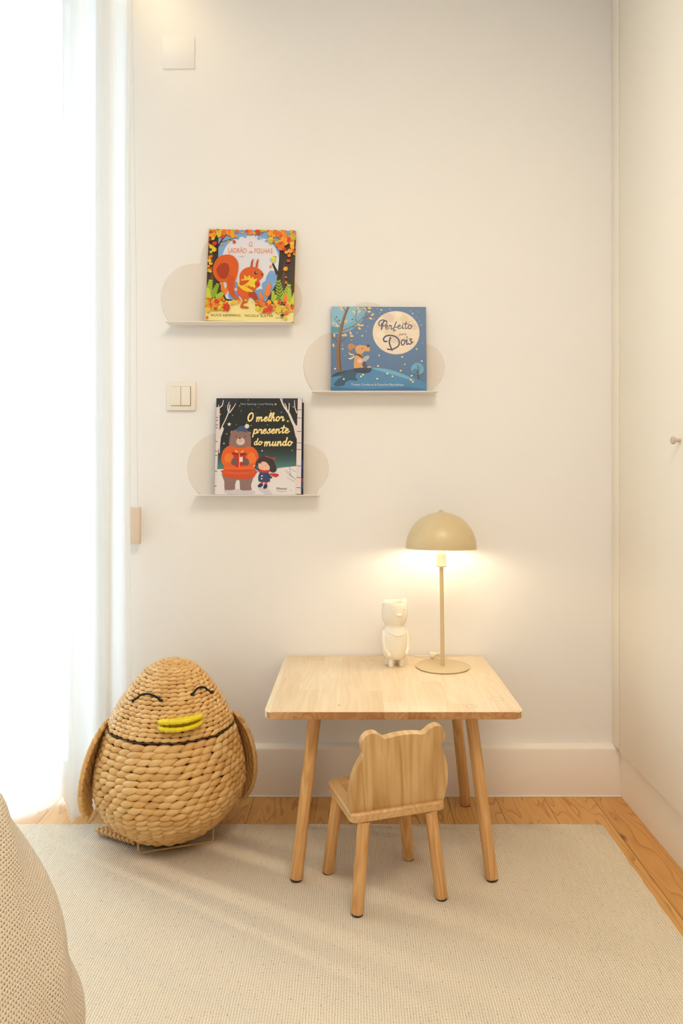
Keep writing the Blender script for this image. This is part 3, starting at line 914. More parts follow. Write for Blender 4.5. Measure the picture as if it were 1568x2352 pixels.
GLY = {  # brush strokes: x-height 1, ascender about 1.9
 'O': (1.15, [[(.62, 1.75), (.25, 1.5), (.08, .9), (.2, .25), (.5, .02), (.85, .3), (1.0, .95), (.88, 1.55), (.62, 1.78)]]),
 'm': (1.75, [[(.05, .95), (.12, .0)], [(.1, .45), (.3, .88), (.5, .95), (.58, .7), (.58, .02)], [(.6, .5), (.85, .9), (1.05, .95), (1.15, .7), (1.15, .25), (1.3, .02), (1.65, .35)]]),
 'n': (1.15, [[(.05, .95), (.12, .0)], [(.1, .45), (.35, .9), (.58, .95), (.66, .7), (.68, .22), (.82, .02), (1.1, .35)]]),
 'e': (.95, [[(.12, .48), (.5, .6), (.62, .82), (.42, 1.0), (.15, .75), (.08, .4), (.25, .06), (.55, .04), (.95, .4)]]),
 'l': (.62, [[(.1, .5), (.42, 1.3), (.5, 1.8), (.32, 1.85), (.16, 1.2), (.14, .3), (.3, .02), (.62, .3)]]),
 'h': (1.15, [[(.1, .6), (.4, 1.35), (.46, 1.8), (.3, 1.85), (.14, 1.1), (.1, .0)], [(.1, .45), (.35, .9), (.58, .92), (.66, .65), (.66, .25), (.8, .02), (1.12, .32)]]),
 'o': (1.0, [[(.5, .98), (.2, .85), (.08, .45), (.22, .08), (.5, .02), (.76, .35), (.74, .78), (.5, .98)], [(.72, .8), (.9, .7), (1.02, .72)]]),
 'r': (.9, [[(.05, .7), (.2, 1.02), (.3, .85), (.6, .88), (.58, .45), (.62, .1), (.78, .02), (.98, .3)]]),
 'p': (1.1, [[(.12, .98), (.1, .2), (.05, -.75)], [(.1, .5), (.3, .92), (.6, .95), (.78, .65), (.7, .2), (.45, .02), (.18, .15)], [(.72, .25), (.92, .18), (1.08, .35)]]),
 's': (.85, [[(.62, .92), (.4, 1.0), (.28, .78), (.55, .5), (.58, .2), (.3, .0), (.08, .12)], [(.55, .2), (.85, .35)]]),
 't': (.8, [[(.4, 1.75), (.3, .9), (.3, .25), (.45, .02), (.8, .3)], [(-.15, 1.15), (.35, 1.25), (.95, 1.2)]]),
 'd': (1.15, [[(.68, .85), (.4, .98), (.1, .7), (.1, .25), (.35, .02), (.62, .3), (.7, .8)], [(.78, 1.85), (.7, 1.0), (.7, .25), (.85, .02), (1.12, .32)]]),
 'u': (1.15, [[(.08, .95), (.08, .3), (.25, .02), (.5, .2), (.64, .6), (.66, .95)], [(.66, .9), (.68, .25), (.82, .02), (1.12, .32)]]),
 'i': (.5, [[(.15, .95), (.16, .2), (.28, .02), (.5, .2)], [(.16, 1.38), (.2, 1.42)]]),
}
def brush(art, text, x, y, xh, w, col, width=None, slant=0.18, rise=0.0, tail=0):
    """x = left edge, y = baseline, xh = x-height, w = stroke width, in the drawing's units"""
    tot = sum(GLY[c][0] if c != ' ' else .7 for c in text)
    k = xh if width is None else width / tot
    cx = 0
    for c in text:
        if c == ' ': cx += .7; continue
        adv, st = GLY[c]
        for p in st:
            q = [(x + (cx + a_) * k + b_ * xh * slant, y - b_ * xh - (cx + a_) * rise * xh) for a_, b_ in p]
            art.stroke(q, w, col, w * 0.8)
            for e_ in (q[0], q[-1]): art.ell(e_[0], e_[1], w * 0.46, w * 0.46, col, 0, 10)
        cx += adv

def book(label, cx, z, w, h, th, cover_col, spine_col, lean, roll, yb, name='picture_book'):
    b = empty(name, (cx, yb, z))
    b.rotation_euler = (-lean, roll, 0)
    tag(b, label, 'book', 'picture books facing out on the cloud shelves')
    bm = bmesh.new()
    bm_box(bm, -w / 2, w / 2, 0, 0.0022, 0, h, 0.0005, 1)
    bm_box(bm, -w / 2, w / 2, th - 0.0022, th, 0, h, 0.0005, 1)
    bm_box(bm, -w / 2, -w / 2 + 0.0022, 0.002, th - 0.002, 0.0, h)
    link_bm('cover', bm, ink(cover_col), b, smooth=False)
    bm = bmesh.new(); bm_box(bm, -w / 2 + 0.0023, w / 2 - 0.003, 0.0023, th - 0.0023, 0.003, h - 0.003)
    link_bm('pages', bm, plain('paper_pages', rgb(236, 226, 205), 0.9), b, smooth=False)
    return b

rnd = random.Random(11)
# --- squirrel among autumn leaves -------------------------------------------------
w, h = 0.2877, 0.3135
LEAN = math.atan2(2.3425 - 2.2995, 0.3135)
b1 = book('orange squirrel picture book with autumn leaves, on the top left shelf', -0.3385, S1[1] + 0.0012, w, h, 0.0105, (226, 176, 60), (200, 120, 40), LEAN, R(0.9), 2.2995)
A = Art((505, 118, 1448, 1105), w, h)
A.poly([(505, 118), (1448, 118), (1448, 1110), (505, 1110)], (132, 168, 214))
A.poly([(700, 900), (640, 700), (660, 420), (720, 270), (840, 200), (970, 175), (1100, 200), (1210, 280), (1270, 420), (1265, 560), (1180, 560), (1140, 640), (1100, 760), (1010, 780), (1000, 900)], (222, 219, 226), 4)
for x, y, r in ((760, 150, 60), (860, 160, 50), (930, 150, 40), (1020, 150, 50), (1100, 170, 60), (1180, 200, 60), (900, 190, 26), (1050, 205, 30), (820, 205, 30), (1130, 235, 26)):
    A.leaf(x, y, r, 90 + x % 40, (132, 168, 214))
for x, y, r in ((1200, 640, 60), (1150, 720, 55), (1090, 820, 70), (820, 720, 40), (800, 830, 60), (1200, 800, 90)): A.ell(x, y, r, r * 0.9, (120, 160, 208))
A.poly([(505, 130), (610, 150), (618, 400), (625, 640), (680, 780), (740, 900), (505, 930)], (58, 44, 28))
A.poly([(560, 200), (572, 600), (600, 860), (560, 880), (540, 500)], (92, 68, 40), 3)
A.stroke([(600, 330), (640, 250), (690, 180)], 22, (62, 46, 36), 10)
A.stroke([(640, 260), (720, 230), (785, 205)], 10, (70, 54, 46), 4); A.stroke([(700, 235), (780, 235)], 6, (70, 54, 46), 3, 0)
A.poly([(1275, 200), (1448, 200), (1448, 950), (1130, 930), (1180, 830), (1250, 700), (1265, 560), (1275, 400)], (54, 38, 24))
A.poly([(1330, 420), (1345, 700), (1300, 900), (1280, 880), (1310, 650)], (84, 58, 34), 3)
A.stroke([(1262, 600), (1235, 540), (1205, 480)], 34, (54, 38, 24), 20)
A.poly([(505, 870), (620, 850), (800, 880), (1448, 900), (1448, 950), (505, 950)], (60, 70, 34))
A.poly([(505, 960), (700, 900), (860, 880), (1050, 885), (1200, 915), (1448, 950), (1448, 1110), (505, 1110)], (240, 222, 146))
greens = ((168, 190, 40), (140, 168, 38), (196, 206, 60))
for x, y, L, an, k in ((520, 880, 220, -82, 0), (560, 880, 190, -68, 1), (600, 880, 160, -40, 0), (545, 900, 150, -100, 2), (1230, 905, 130, -95, 0), (1310, 930, 280, -98, 1), (1330, 930, 240, -75, 0), (1390, 940, 190, -88, 0), (1430, 940, 150, -80, 2), (1215, 900, 90, -60, 0)):
    A.fern(x, y, L, an, greens[k], 22)
for x, y, L, an in ((690, 800, 110, -100), (1150, 860, 170, -80), (1370, 930, 120, -100), (620, 900, 90, -30), (700, 830, 90, -70), (1110, 880, 90, -110)): A.fern(x, y, L, an, (236, 124, 28), 24)
# tail, body, head of a plain red squirrel
ORG = (214, 88, 16); ORD = (168, 56, 10)
A.poly([(868, 885), (790, 850), (730, 760), (716, 690), (640, 690), (580, 620), (572, 520), (620, 430), (700, 396), (780, 410), (836, 480), (838, 580), (812, 700), (812, 800), (862, 862)], ORG, 5)
A.poly([(640, 640), (606, 560), (640, 490), (700, 480), (740, 520), (740, 600), (700, 660)], ORD, 5)
for k in range(9): A.stroke([(600 + k * 6, 560 - k * 10), (660 + k * 10, 450 + k * 5), (770 + k * 5, 470 + k * 10), (800 - k * 6, 640)], 4, (186, 66, 12) if k % 2 else (232, 112, 34), 2)
for k in range(6): A.stroke([(735 + k * 12, 620), (740 + k * 10, 740), (790 + k * 6, 840)], 4, (186, 66, 12), 2)
A.poly([(850, 730), (900, 700), (980, 720), (1010, 800), (990, 830), (940, 900), (905, 940), (962, 955), (962, 972), (886, 968), (880, 940), (900, 880), (850, 820), (836, 770)], ORG, 4)
A.poly([(960, 770), (1030, 800), (1064, 870), (1055, 915), (1110, 945), (1090, 952), (1040, 940), (1035, 900), (1000, 860), (965, 840)], ORD, 4)
A.poly([(862, 690), (858, 620), (880, 570), (930, 535), (1000, 525), (1060, 545), (1105, 585), (1110, 625), (1070, 670), (1050, 740), (1000, 790), (930, 780), (870, 740)], ORG, 5)
for x, lean_ in ((985, 6), (1040, 2)):
    A.poly([(x - 16, 530), (x - 8, 470), (x + 4, 440), (x + 14, 440), (x + 12, 480), (x + 4, 530)], (196, 76, 22), 3)
    A.stroke([(x, 450), (x + 6, 428)], 8, (222, 214, 208), 3, 0)
A.poly([(838, 690), (905, 725), (1000, 780), (1002, 796), (930, 790), (860, 745)], (232, 192, 30), 3)
A.leaf(950, 690, 90, -120, (228, 190, 36)); A.leaf(990, 700, 80, -40, (232, 198, 50))
A.leaf(1046, 712, 44, -30, (206, 44, 20))
A.poly([(860, 700), (880, 680), (955, 668), (955, 686), (900, 725), (868, 724)], (198, 78, 14), 4)
A.ell(1030, 590, 15, 17, (40, 22, 14)); A.ell(1034, 585, 5, 5, (245, 240, 232)); A.ell(1098, 606, 12, 10, (120, 36, 16))
# small bird on the branch
A.ell(1214, 440, 26, 34, (206, 208, 60)); A.ell(1214, 414, 18, 16, (228, 224, 120)); A.poly([(1232, 408), (1252, 412), (1234, 420)], (60, 40, 30)); A.ell(1218, 412, 5, 5, (20, 20, 20)); A.poly([(1192, 440), (1172, 432), (1196, 466)], (170, 186, 150))
# leaves
pal = ((226, 108, 22), (240, 160, 30), (206, 56, 22), (222, 190, 40), (196, 178, 40), (232, 130, 40))
def scatter(n, x0, x1, y0, y1, r0, r1):
    for _ in range(n): A.leaf(rnd.uniform(x0, x1), rnd.uniform(y0, y1), rnd.uniform(r0, r1), rnd.uniform(0, 360), rnd.choice(pal))
scatter(34, 508, 770, 118, 205, 24, 44); scatter(20, 508, 560, 180, 600, 18, 34); scatter(20, 770, 1180, 112, 160, 18, 36)
scatter(44, 1170, 1446, 118, 260, 26, 48); scatter(22, 1270, 1446, 240, 400, 24, 42)
for x, y, r, k in ((575, 275, 38, 2), (570, 345, 40, 3), (655, 285, 18, 1), (720, 255, 22, 4), (788, 255, 26, 2), (806, 202, 18, 1), (866, 160, 16, 1), (1345, 540, 38, 1), (1375, 460, 30, 2), (1356, 632, 16, 0), (1360, 690, 24, 0), (1185, 520, 22, 5), (1280, 320, 46, 0), (1250, 280, 34, 0)):
    A.leaf(x, y, r, (x * 7) % 360, pal[k])
scatter(46, 515, 730, 880, 990, 16, 40); scatter(46, 1060, 1440, 890, 1020, 16, 42); scatter(8, 740, 1050, 885, 925, 12, 24)
for x, y, r, an, k in ((740, 965, 66, 175, 2), (1200, 975, 60, 180, 2), (800, 910, 40, 30, 3), (1060, 970, 38, 0, 3), (1290, 985, 56, 190, 3), (535, 1078, 26, 160, 0), (1365, 1080, 30, 200, 3), (1378, 1010, 34, 120, 0), (1440, 955, 40, 90, 2), (535, 990, 50, 100, 3)): A.leaf(x, y, r, an, pal[k])
# publisher's little tree
A.ell(1328, 1044, 20, 14, (26, 22, 20)); A.stroke([(1328, 1045), (1328, 1064)], 6, (26, 22, 20), 5, 0)
A.build('cover_illustration', b1)
TO = (240, 138, 78)
letters('lettering', 'O', A, 962, 300, 52, TO, b1, 34, shear=0.15); A2 = Art(A.b, w, h); A2.stroke([(944, 292), (966, 300), (990, 296)], 5, TO, 3); A2.build('lettering', b1, -0.0012)
letters('lettering', 'LADRÃO', A, 822, 372, 52, TO, b1, 196)
letters('lettering', 'de', A, 966, 374, 30, TO, b1, 40, shear=0.4)
letters('lettering', 'FOLHAS', A, 1103, 372, 52, TO, b1, 194)
letters('lettering', '1.ª EDIÇÃO', A, 866, 418, 11, (190, 110, 130), b1, 64)
TB = (122, 72, 30)
letters('lettering', 'ALICE HEMMING', A, 725, 1058, 25, TB, b1, 314, space=1.1)
letters('lettering', 'NICOLA SLATER', A, 1079, 1058, 25, TB, b1, 300, space=1.1)
letters('lettering', 'jacarandá', A, 1296, 1070, 12, (110, 84, 50), b1, 74)

# --- moonlit blue book ------------------------------------------------------------
w, h = 0.3110, 0.2860
LEAN2 = math.atan2(2.3425 - 2.3005, 0.286)
b2 = book('blue night picture book with a big moon, on the right-hand shelf', 0.0815, S2[1] + 0.0012, w, h, 0.0105, (70, 110, 150), (60, 100, 140), LEAN2, R(0.2), 2.3005)
A = Art((354, 135, 1310, 1003), w, h)
A.poly([(350, 130), (1312, 130), (1312, 1006), (350, 1006)], (74, 108, 148))
A.poly([(350, 130), (700, 130), (700, 220), (640, 320), (540, 390), (420, 420), (350, 415)], (104, 158, 188))
A.poly([(354, 135), (640, 135), (600, 260), (480, 330), (354, 350)], (122, 176, 200), 3)
A.poly([(354, 345), (440, 350), (440, 400), (354, 412)], (70, 134, 152))
A.poly([(350, 880), (480, 800), (640, 772), (800, 765), (960, 785), (1120, 840), (1310, 925), (1310, 1008), (350, 1008)], (66, 126, 170))
A.poly([(760, 768), (900, 778), (1060, 826), (1200, 900), (1020, 850), (860, 805)], (104, 164, 196), 3)
A.poly([(354, 960), (700, 985), (1100, 960), (1310, 990), (1310, 1008), (354, 1008)], (50, 104, 150), 2)
A.poly([(355, 862), (440, 810), (600, 780), (740, 800), (700, 825), (620, 820), (600, 862), (620, 900), (540, 895), (500, 920), (480, 950), (400, 955), (385, 930), (430, 880), (470, 850)], (38, 78, 104), 3)
A.poly([(352, 862), (420, 812), (500, 800), (480, 820), (400, 850)], (28, 52, 70), 2)
A.stroke([(442, 812), (430, 680), (428, 540), (450, 380), (485, 240), (524, 138)], 56, (128, 92, 58), 22)
A.stroke([(452, 806), (442, 680), (438, 540), (458, 380), (490, 240), (528, 138)], 14, (88, 60, 40), 8)
A.stroke([(455, 390), (560, 345), (660, 262), (735, 140)], 13, (122, 92, 66), 7)
for p in (((455, 340), (400, 280), (380, 250)), ((500, 190), (470, 138)), ((612, 292), (575, 230)), ((600, 250), (612, 160)), ((412, 500), (372, 455)), ((440, 505), (490, 470), (520, 440)), ((670, 255), (720, 240), (760, 232)), ((560, 345), (640, 350))):
    A.stroke(list(p), 8, (86, 64, 56), 4)
LF = (224, 184, 122)
for x, y, an in ((450, 145, 20), (455, 165, 10), (580, 190, 30), (632, 152, 0), (635, 186, -20), (695, 165, 60), (738, 150, 10), (735, 188, 0), (770, 218, -40), (500, 288, -20), (375, 310, 10), (410, 335, 60), (632, 325, 40), (663, 330, 0), (636, 362, 40), (475, 436, 20), (548, 412, 70), (560, 442, 0), (384, 434, 80), (376, 538, 80), (498, 430, 60), (750, 258, 30)):
    A.ell(x, y, 19, 10, LF, an, 12)
for x, y in ((640, 150), (690, 170), (405, 245), (565, 268), (430, 280), (610, 185), (720, 262), (640, 312)): A.ell(x, y, 10, 8, (150, 96, 90) if x > 600 else (50, 66, 86), 0, 8)
# moon
A.ell(1007, 405, 236, 224, (226, 206, 182), 0, 64)
for x, y, r, k in ((930, 250, 60, 0), (1090, 260, 50, 1), (860, 330, 50, 1), (1180, 340, 45, 0), (1000, 470, 60, 0), (1110, 480, 45, 0), (940, 400, 60, 1), (1060, 350, 45, 2), (850, 430, 40, 2), (1160, 500, 40, 1), (1030, 215, 40, 2)):
    A.ell(x, y, r, r * 0.75, ((214, 190, 170), (218, 198, 166), (232, 216, 190))[k], x % 50, 16)
A.stroke([(1125, 300), (1150, 290), (1180, 280)], 5, (150, 110, 80), 2)
# plain brown puppy sitting with its back to us, looking at the moon
BR = (206, 152, 90)
A.poly([(590, 790), (585, 700), (600, 640), (640, 626), (672, 650), (680, 720), (668, 780)], BR, 4)
A.poly([(600, 600), (598, 560), (630, 535), (690, 540), (725, 545), (742, 570), (735, 600), (690, 600), (660, 628), (620, 625)], BR, 4)
A.poly([(602, 548), (560, 518), (525, 530), (522, 565), (540, 596), (560, 580), (600, 560)], (184, 122, 66), 4)
A.ell(724, 543, 15, 14, (34, 28, 30)); A.ell(664, 570, 6, 6, (40, 28, 20))
A.poly([(590, 632), (640, 628), (676, 664), (660, 668), (620, 645)], (86, 56, 40), 3)
A.poly([(580, 630), (545, 622), (528, 600), (540, 636), (576, 640)], (226, 190, 136), 3); A.poly([(584, 642), (562, 664), (526, 670), (548, 684), (586, 660)], (226, 206, 176), 3)
A.ell(640, 698, 24, 20, (232, 178, 160)); A.poly([(664, 690), (690, 655), (730, 642), (734, 670), (700, 705), (670, 716)], (172, 168, 172), 3)
A.poly([(664, 730), (690, 700), (712, 742), (760, 760), (740, 775), (680, 760)], (60, 66, 84), 3); A.ell(735, 762, 22, 10, (196, 170, 166))
A.poly([(585, 775), (750, 768), (752, 800), (720, 820), (600, 808)], (30, 42, 70), 3)
# small round tree
A.ell(1218, 782, 64, 66, (92, 160, 190)); A.ell(1200, 812, 40, 32, (60, 122, 160))
A.stroke([(1228, 888), (1222, 790), (1218, 730)], 12, (78, 52, 46), 4)
for p in (((1224, 830), (1188, 770)), ((1224, 800), (1262, 752)), ((1226, 850), (1172, 826)), ((1228, 850), (1272, 820)), ((1222, 775), (1240, 738))): A.stroke(list(p), 6, (78, 52, 46), 3, 0)
for x, y, r in ((858, 170, 9), (948, 162, 5), (1176, 206, 8), (1156, 178, 4), (818, 158, 4), (842, 198, 4), (785, 262, 5), (722, 340, 5), (706, 392, 5), (615, 408, 5), (666, 440, 9), (558, 484, 5), (470, 576, 8), (468, 538, 4), (836, 642, 9), (1066, 656, 10), (1212, 574, 9), (1262, 698, 9), (1092, 732, 8), (1262, 326, 5), (1246, 284, 4), (1210, 240, 4), (496, 642, 4), (560, 655, 4), (1232, 190, 4), (1272, 512, 4)):
    A.star(x, y, r * 1.35, (232, 226, 180))
for x, y in ((824, 750), (394, 780), (482, 884), (654, 858), (674, 840), (816, 880), (916, 828), (968, 856), (1150, 892), (1170, 912), (1050, 798), (1160, 848)):
    A.stroke([(x, y), (x + 1, y + 22)], 2.5, (40, 80, 110), 2, 0); A.ell(x, y, 10, 9, (238, 220, 150), 0, 10)
A.build('cover_illustration', b2)
NV = (30, 40, 84)
Q = Art(A.b, w, h)
# hand-lettered capitals drawn as strokes
Q.stroke([(902, 292), (880, 274), (846, 284), (832, 310), (842, 334), (862, 326), (858, 306)], 11, NV, 9)
Q.stroke([(884, 282), (868, 330), (858, 376)], 12, NV, 13)
Q.stroke([(884, 290), (906, 282), (914, 304), (898, 330), (872, 338)], 11, NV, 9)
Q.stroke([(1010, 290), (992, 340), (980, 378), (992, 388), (1004, 376)], 10, NV, 9); Q.stroke([(982, 352), (1030, 346)], 8, NV, 7)
Q.stroke([(918, 494), (892, 498), (880, 474), (900, 444), (950, 434), (1006, 450), (1036, 490), (1030, 540), (984, 572), (940, 580), (914, 572)], 15, NV, 13)
Q.stroke([(952, 452), (938, 500), (950, 550), (968, 594)], 17, NV, 13)
brush(Q, 'er', 898, 372, 44, 9, NV, 70, 0.05); brush(Q, 'eito', 1020, 366, 42, 9, NV, 150, 0.05)
Q.build('lettering', b2, -0.0010)
letters('lettering', 'para', A, 1072, 432, 26, (96, 60, 70), b2, 74, shear=0.25, rot=1)
Q = Art(A.b, w, h); brush(Q, 'ois', 1052, 536, 56, 12, NV, 122, 0.05, rise=0.10); Q.build('lettering', b2, -0.0010)
letters('lettering', 'Tracey Corderoy & Rosalind Beardshaw', A, 818, 950, 22, (206, 218, 226), b2, 525)

# --- bear book (a second, darker book just shows behind it) -----------------------
w, h = 0.2815, 0.3180
LEAN3 = math.atan2(2.3325 - 2.2985, 0.318)
b3 = book('black picture book with a bear in an orange sweater, on the lowest shelf', -0.3107, S3[1] + 0.0012, w, h, 0.0105, (28, 28, 30), (20, 20, 20), LEAN3, R(0.1), 2.2985)
A = Art((342, 110, 1262, 1140), w, h)
A.poly([(340, 108), (1264, 108), (1264, 1142), (340, 1142)], (36, 37, 32))
for k in range(20):
    q = (k / 19) ** 1.3; c = (int(36 + 44 * q), int(38 + 86 * q), int(34 + 84 * q))
    A.poly([(340, 610 + k * 12), (1264, 610 + k * 12), (1264, 900), (340, 900)], c)
A.poly([(340, 872), (460, 868), (760, 878), (960, 868), (1080, 850), (1200, 838), (1264, 840), (1264, 1142), (340, 1142)], (226, 218, 216))
A.poly([(450, 1085), (740, 1085), (760, 1142), (500, 1142)], (206, 196, 200), 2); A.poly([(800, 1072), (900, 1072), (960, 1142), (880, 1142)], (206, 196, 200), 2)
for x, y, r in ((380, 150, 60), (450, 160, 70), (520, 130, 60), (360, 120, 50)): A.ell(x, y, r, r * 0.7, (48, 48, 54))
for x, y, r in ((1100, 130, 60), (1170, 160, 60), (1060, 120, 50)): A.ell(x, y, r, r * 0.7, (48, 46, 50))
BK = (222, 208, 204)
A.poly([(340, 210), (380, 205), (384, 480), (372, 700), (360, 1142), (340, 1142)], BK)
A.stroke([(378, 210), (405, 190), (418, 130)], 14, BK, 7); A.stroke([(360, 215), (372, 180)], 10, BK, 6, 0)
A.stroke([(385, 700), (390, 560), (402, 440), (450, 330), (478, 250), (490, 180)], 10, BK, 12); A.poly([(378, 470), (410, 410), (430, 440), (400, 530), (385, 700), (374, 640)], BK)
A.stroke([(470, 250), (466, 200), (482, 150)], 12, BK, 6); A.stroke([(484, 270), (520, 220), (552, 166)], 13, BK, 6)
A.poly([(1216, 112), (1262, 112), (1262, 1142), (1190, 1142), (1206, 900), (1210, 500)], BK)
A.stroke([(1030, 112), (1070, 200), (1120, 270), (1160, 360), (1192, 420)], 14, BK, 30); A.stroke([(1044, 160), (1052, 112)], 9, BK, 5, 0)
A.stroke([(1104, 260), (1092, 200), (1076, 165)], 13, BK, 7); A.stroke([(1118, 262), (1124, 200), (1122, 160)], 13, BK, 7); A.stroke([(1208, 270), (1186, 210), (1180, 130)], 12, BK, 6)
A.poly([(1170, 410), (1215, 400), (1215, 560), (1196, 520)], BK)
for y in (230, 318, 462, 655, 830, 955, 1060, 1130, 585): A.poly([(1206, y), (1258, y + 3), (1256, y + 9), (1212, y + 6)], (70, 60, 58))
for y in (315, 425, 572, 675, 720, 888, 1044, 345, 395): A.poly([(342, y), (368, y + 2), (362, y + 9), (342, y + 7)], (70, 60, 58))
for p in (((1208, 980), (1120, 920), (1088, 880)), ((1150, 940), (1140, 860), (1160, 790)), ((1208, 900), (1150, 870), (1120, 840)), ((1190, 1000), (1110, 955)), ((1180, 960), (1100, 880))): A.stroke(list(p), 4, (120, 110, 108), 2)
# plain brown bear
BB = (140, 108, 98); BD = (112, 84, 76)
A.poly([(436, 900), (750, 900), (752, 960), (730, 1040), (738, 1085), (700, 1094), (622, 1090), (612, 1040), (606, 990), (575, 990), (560, 1040), (556, 1085), (470, 1092), (450, 1080), (446, 1000)], BB, 3)
A.ell(516, 478, 18, 18, BB); A.ell(704, 486, 16, 17, BB); A.ell(516, 480, 9, 10, (184, 150, 138)); A.ell(705, 488, 8, 9, (184, 150, 138))
A.poly([(498, 640), (490, 570), (506, 490), (550, 450), (610, 440), (670, 450), (708, 490), (722, 560), (716, 640), (660, 670), (560, 670)], BB, 4)
A.ell(610, 575, 46, 40, (216, 186, 168)); A.ell(603, 543, 11, 8, (40, 26, 26)); A.ell(560, 520, 5, 7, (30, 22, 22)); A.ell(658, 525, 5, 7, (30, 22, 22)); A.stroke([(594, 566), (608, 574), (622, 566)], 3, (120, 80, 70), 3)
A.poly([(560, 465), (580, 425), (620, 408), (660, 415), (680, 440), (680, 476), (620, 468)], (68, 80, 112), 3); A.ell(676, 412, 24, 24, (222, 216, 204))
OR = (224, 92, 24)
A.poly([(410, 740), (430, 670), (490, 622), (560, 640), (640, 645), (720, 628), (780, 670), (806, 740), (790, 800), (770, 830), (775, 930), (730, 968), (600, 972), (470, 960), (430, 920), (440, 840), (414, 800)], OR, 4)
A.poly([(430, 880), (770, 880), (775, 930), (730, 968), (600, 972), (470, 960), (432, 920)], (206, 72, 18), 3)
A.stroke([(440, 850), (600, 866), (768, 848)], 5, (236, 120, 50), 5); A.stroke([(446, 900), (600, 912), (766, 896)], 5, (232, 110, 40), 5)
for k in range(11): A.ell(470 + k * 28, 915 + (k % 2) * 8, 6, 4, (236, 120, 50), 0, 8)
A.poly([(440, 760), (470, 700), (530, 720), (540, 790), (470, 800)], (236, 118, 30), 3); A.poly([(690, 720), (740, 690), (780, 750), (760, 800), (690, 800)], (236, 118, 30), 3)
A.poly([(530, 690), (660, 690), (670, 830), (560, 850)], (196, 34, 18)); A.poly([(520, 690), (680, 700), (676, 724), (524, 716)], (150, 30, 22))
A.stroke([(600, 700), (604, 850)], 8, (240, 170, 40), 8, 0); A.poly([(598, 700), (560, 660), (550, 690)], (240, 170, 40)); A.poly([(602, 700), (640, 664), (648, 692)], (240, 170, 40))
A.poly([(604, 742), (636, 738), (638, 792), (602, 794)], (226, 216, 210))
A.ell(548, 790, 34, 42, BD, 20); A.ell(672, 794, 34, 42, BD, -20)
# small child in a blue coat
A.poly([(776, 860), (780, 790), (820, 745), (880, 730), (940, 748), (975, 800), (1000, 870), (975, 905), (930, 895), (900, 840), (800, 830)], (62, 46, 44), 4)
A.poly([(808, 850), (806, 800), (850, 780), (900, 800), (926, 850), (915, 880), (860, 886), (820, 876)], (232, 186, 156), 4)
A.poly([(806, 800), (850, 760), (920, 790), (926, 840), (890, 800), (850, 790), (820, 812)], (62, 46, 44), 3)
A.ell(836, 812, 3, 5, (30, 22, 22)); A.ell(884, 832, 3, 5, (30, 22, 22)); A.stroke([(842, 848), (850, 852), (858, 849)], 3, (150, 70, 60), 2)
A.stroke([(875, 732), (930, 748), (990, 772)], 9, (206, 60, 50), 7); A.stroke([(960, 752), (996, 742)], 7, (206, 60, 50), 3, 0)
A.poly([(820, 905), (760, 850), (770, 838), (830, 880)], (52, 66, 104)); A.ell(760, 836, 10, 10, (232, 186, 156))
A.poly([(822, 900), (910, 900), (930, 1000), (860, 1008), (806, 992)], (52, 66, 104), 2); A.poly([(905, 905), (955, 960), (940, 972), (905, 940)], (46, 58, 96))
A.poly([(815, 868), (860, 882), (920, 880), (918, 902), (860, 906), (812, 890)], (204, 48, 40), 3); A.poly([(930, 915), (1010, 918), (1022, 938), (990, 956), (935, 932)], (204, 48, 40), 2)
A.ell(845, 942, 9, 8, (220, 214, 214)); A.ell(842, 972, 9, 8, (220, 214, 214))
A.poly([(836, 1005), (860, 1005), (852, 1030), (832, 1028)], (196, 60, 52)); A.poly([(874, 1005), (902, 1005), (898, 1036), (874, 1036)], (196, 60, 52))
A.poly([(800, 1048), (826, 1020), (858, 1030), (844, 1056), (815, 1064)], (44, 50, 72), 2); A.poly([(868, 1034), (902, 1034), (898, 1068), (862, 1076)], (44, 50, 72), 2)
for x, y, r in ((612, 248, 6), (520, 296, 7), (486, 392, 24), (462, 496, 8), (434, 598, 11), (720, 405, 7), (842, 676, 11), (1162, 672, 8), (796, 212, 5), (925, 244, 7), (1042, 262, 7), (1168, 204, 8), (684, 130, 7), (728, 232, 5), (560, 394, 5), (896, 398, 6), (770, 270, 4), (1056, 430, 5), (770, 1050, 5), (1156, 1095, 6), (670, 376, 5)):
    A.star(x, y, r, (226, 222, 206) if y < 900 else (90, 80, 78))
for x, y, r in ((978, 176, 14), (594, 194, 8), (1112, 358, 15), (388, 286, 12)): A.star(x, y, r, (242, 208, 110))
A.stroke([(1000, 1100), (1050, 1106), (1110, 1100)], 3, (150, 130, 110), 3)
A.build('cover_illustration', b3)
YL = (246, 220, 146)
letters('lettering', 'Mark Sperring • Lucy Fleming', A, 778, 182, 20, (172, 176, 196), b3, 350)
for wds, x_, y_, xh_, wd_, sw_ in (('O', 676, 358, 50, 62, 17), ('melhor', 772, 360, 47, 296, 15), ('presente', 742, 492, 46, 384, 15), ('do', 752, 612, 36, 88, 13), ('mundo', 862, 624, 46, 296, 15)):
    Q = Art(A.b, w, h); brush(Q, wds, x_, y_, xh_, sw_, YL, wd_, rise=0.02)
    Q.build('lettering', b3, -0.0010)
letters('lettering', 'Minutos', A, 1055, 1086, 24, (40, 34, 32), b3, 108)
b4 = book('dark book almost hidden behind the bear book, its right edge showing', -0.3055, S3[1] + 0.0012, 0.2815, 0.3050, 0.0085, (30, 34, 58), (30, 34, 58), LEAN3, 0.0, 2.2985 + 0.0112, 'hidden_book')
Bs = Art((0, 0, 100, 400), 0.2815, 0.3050)
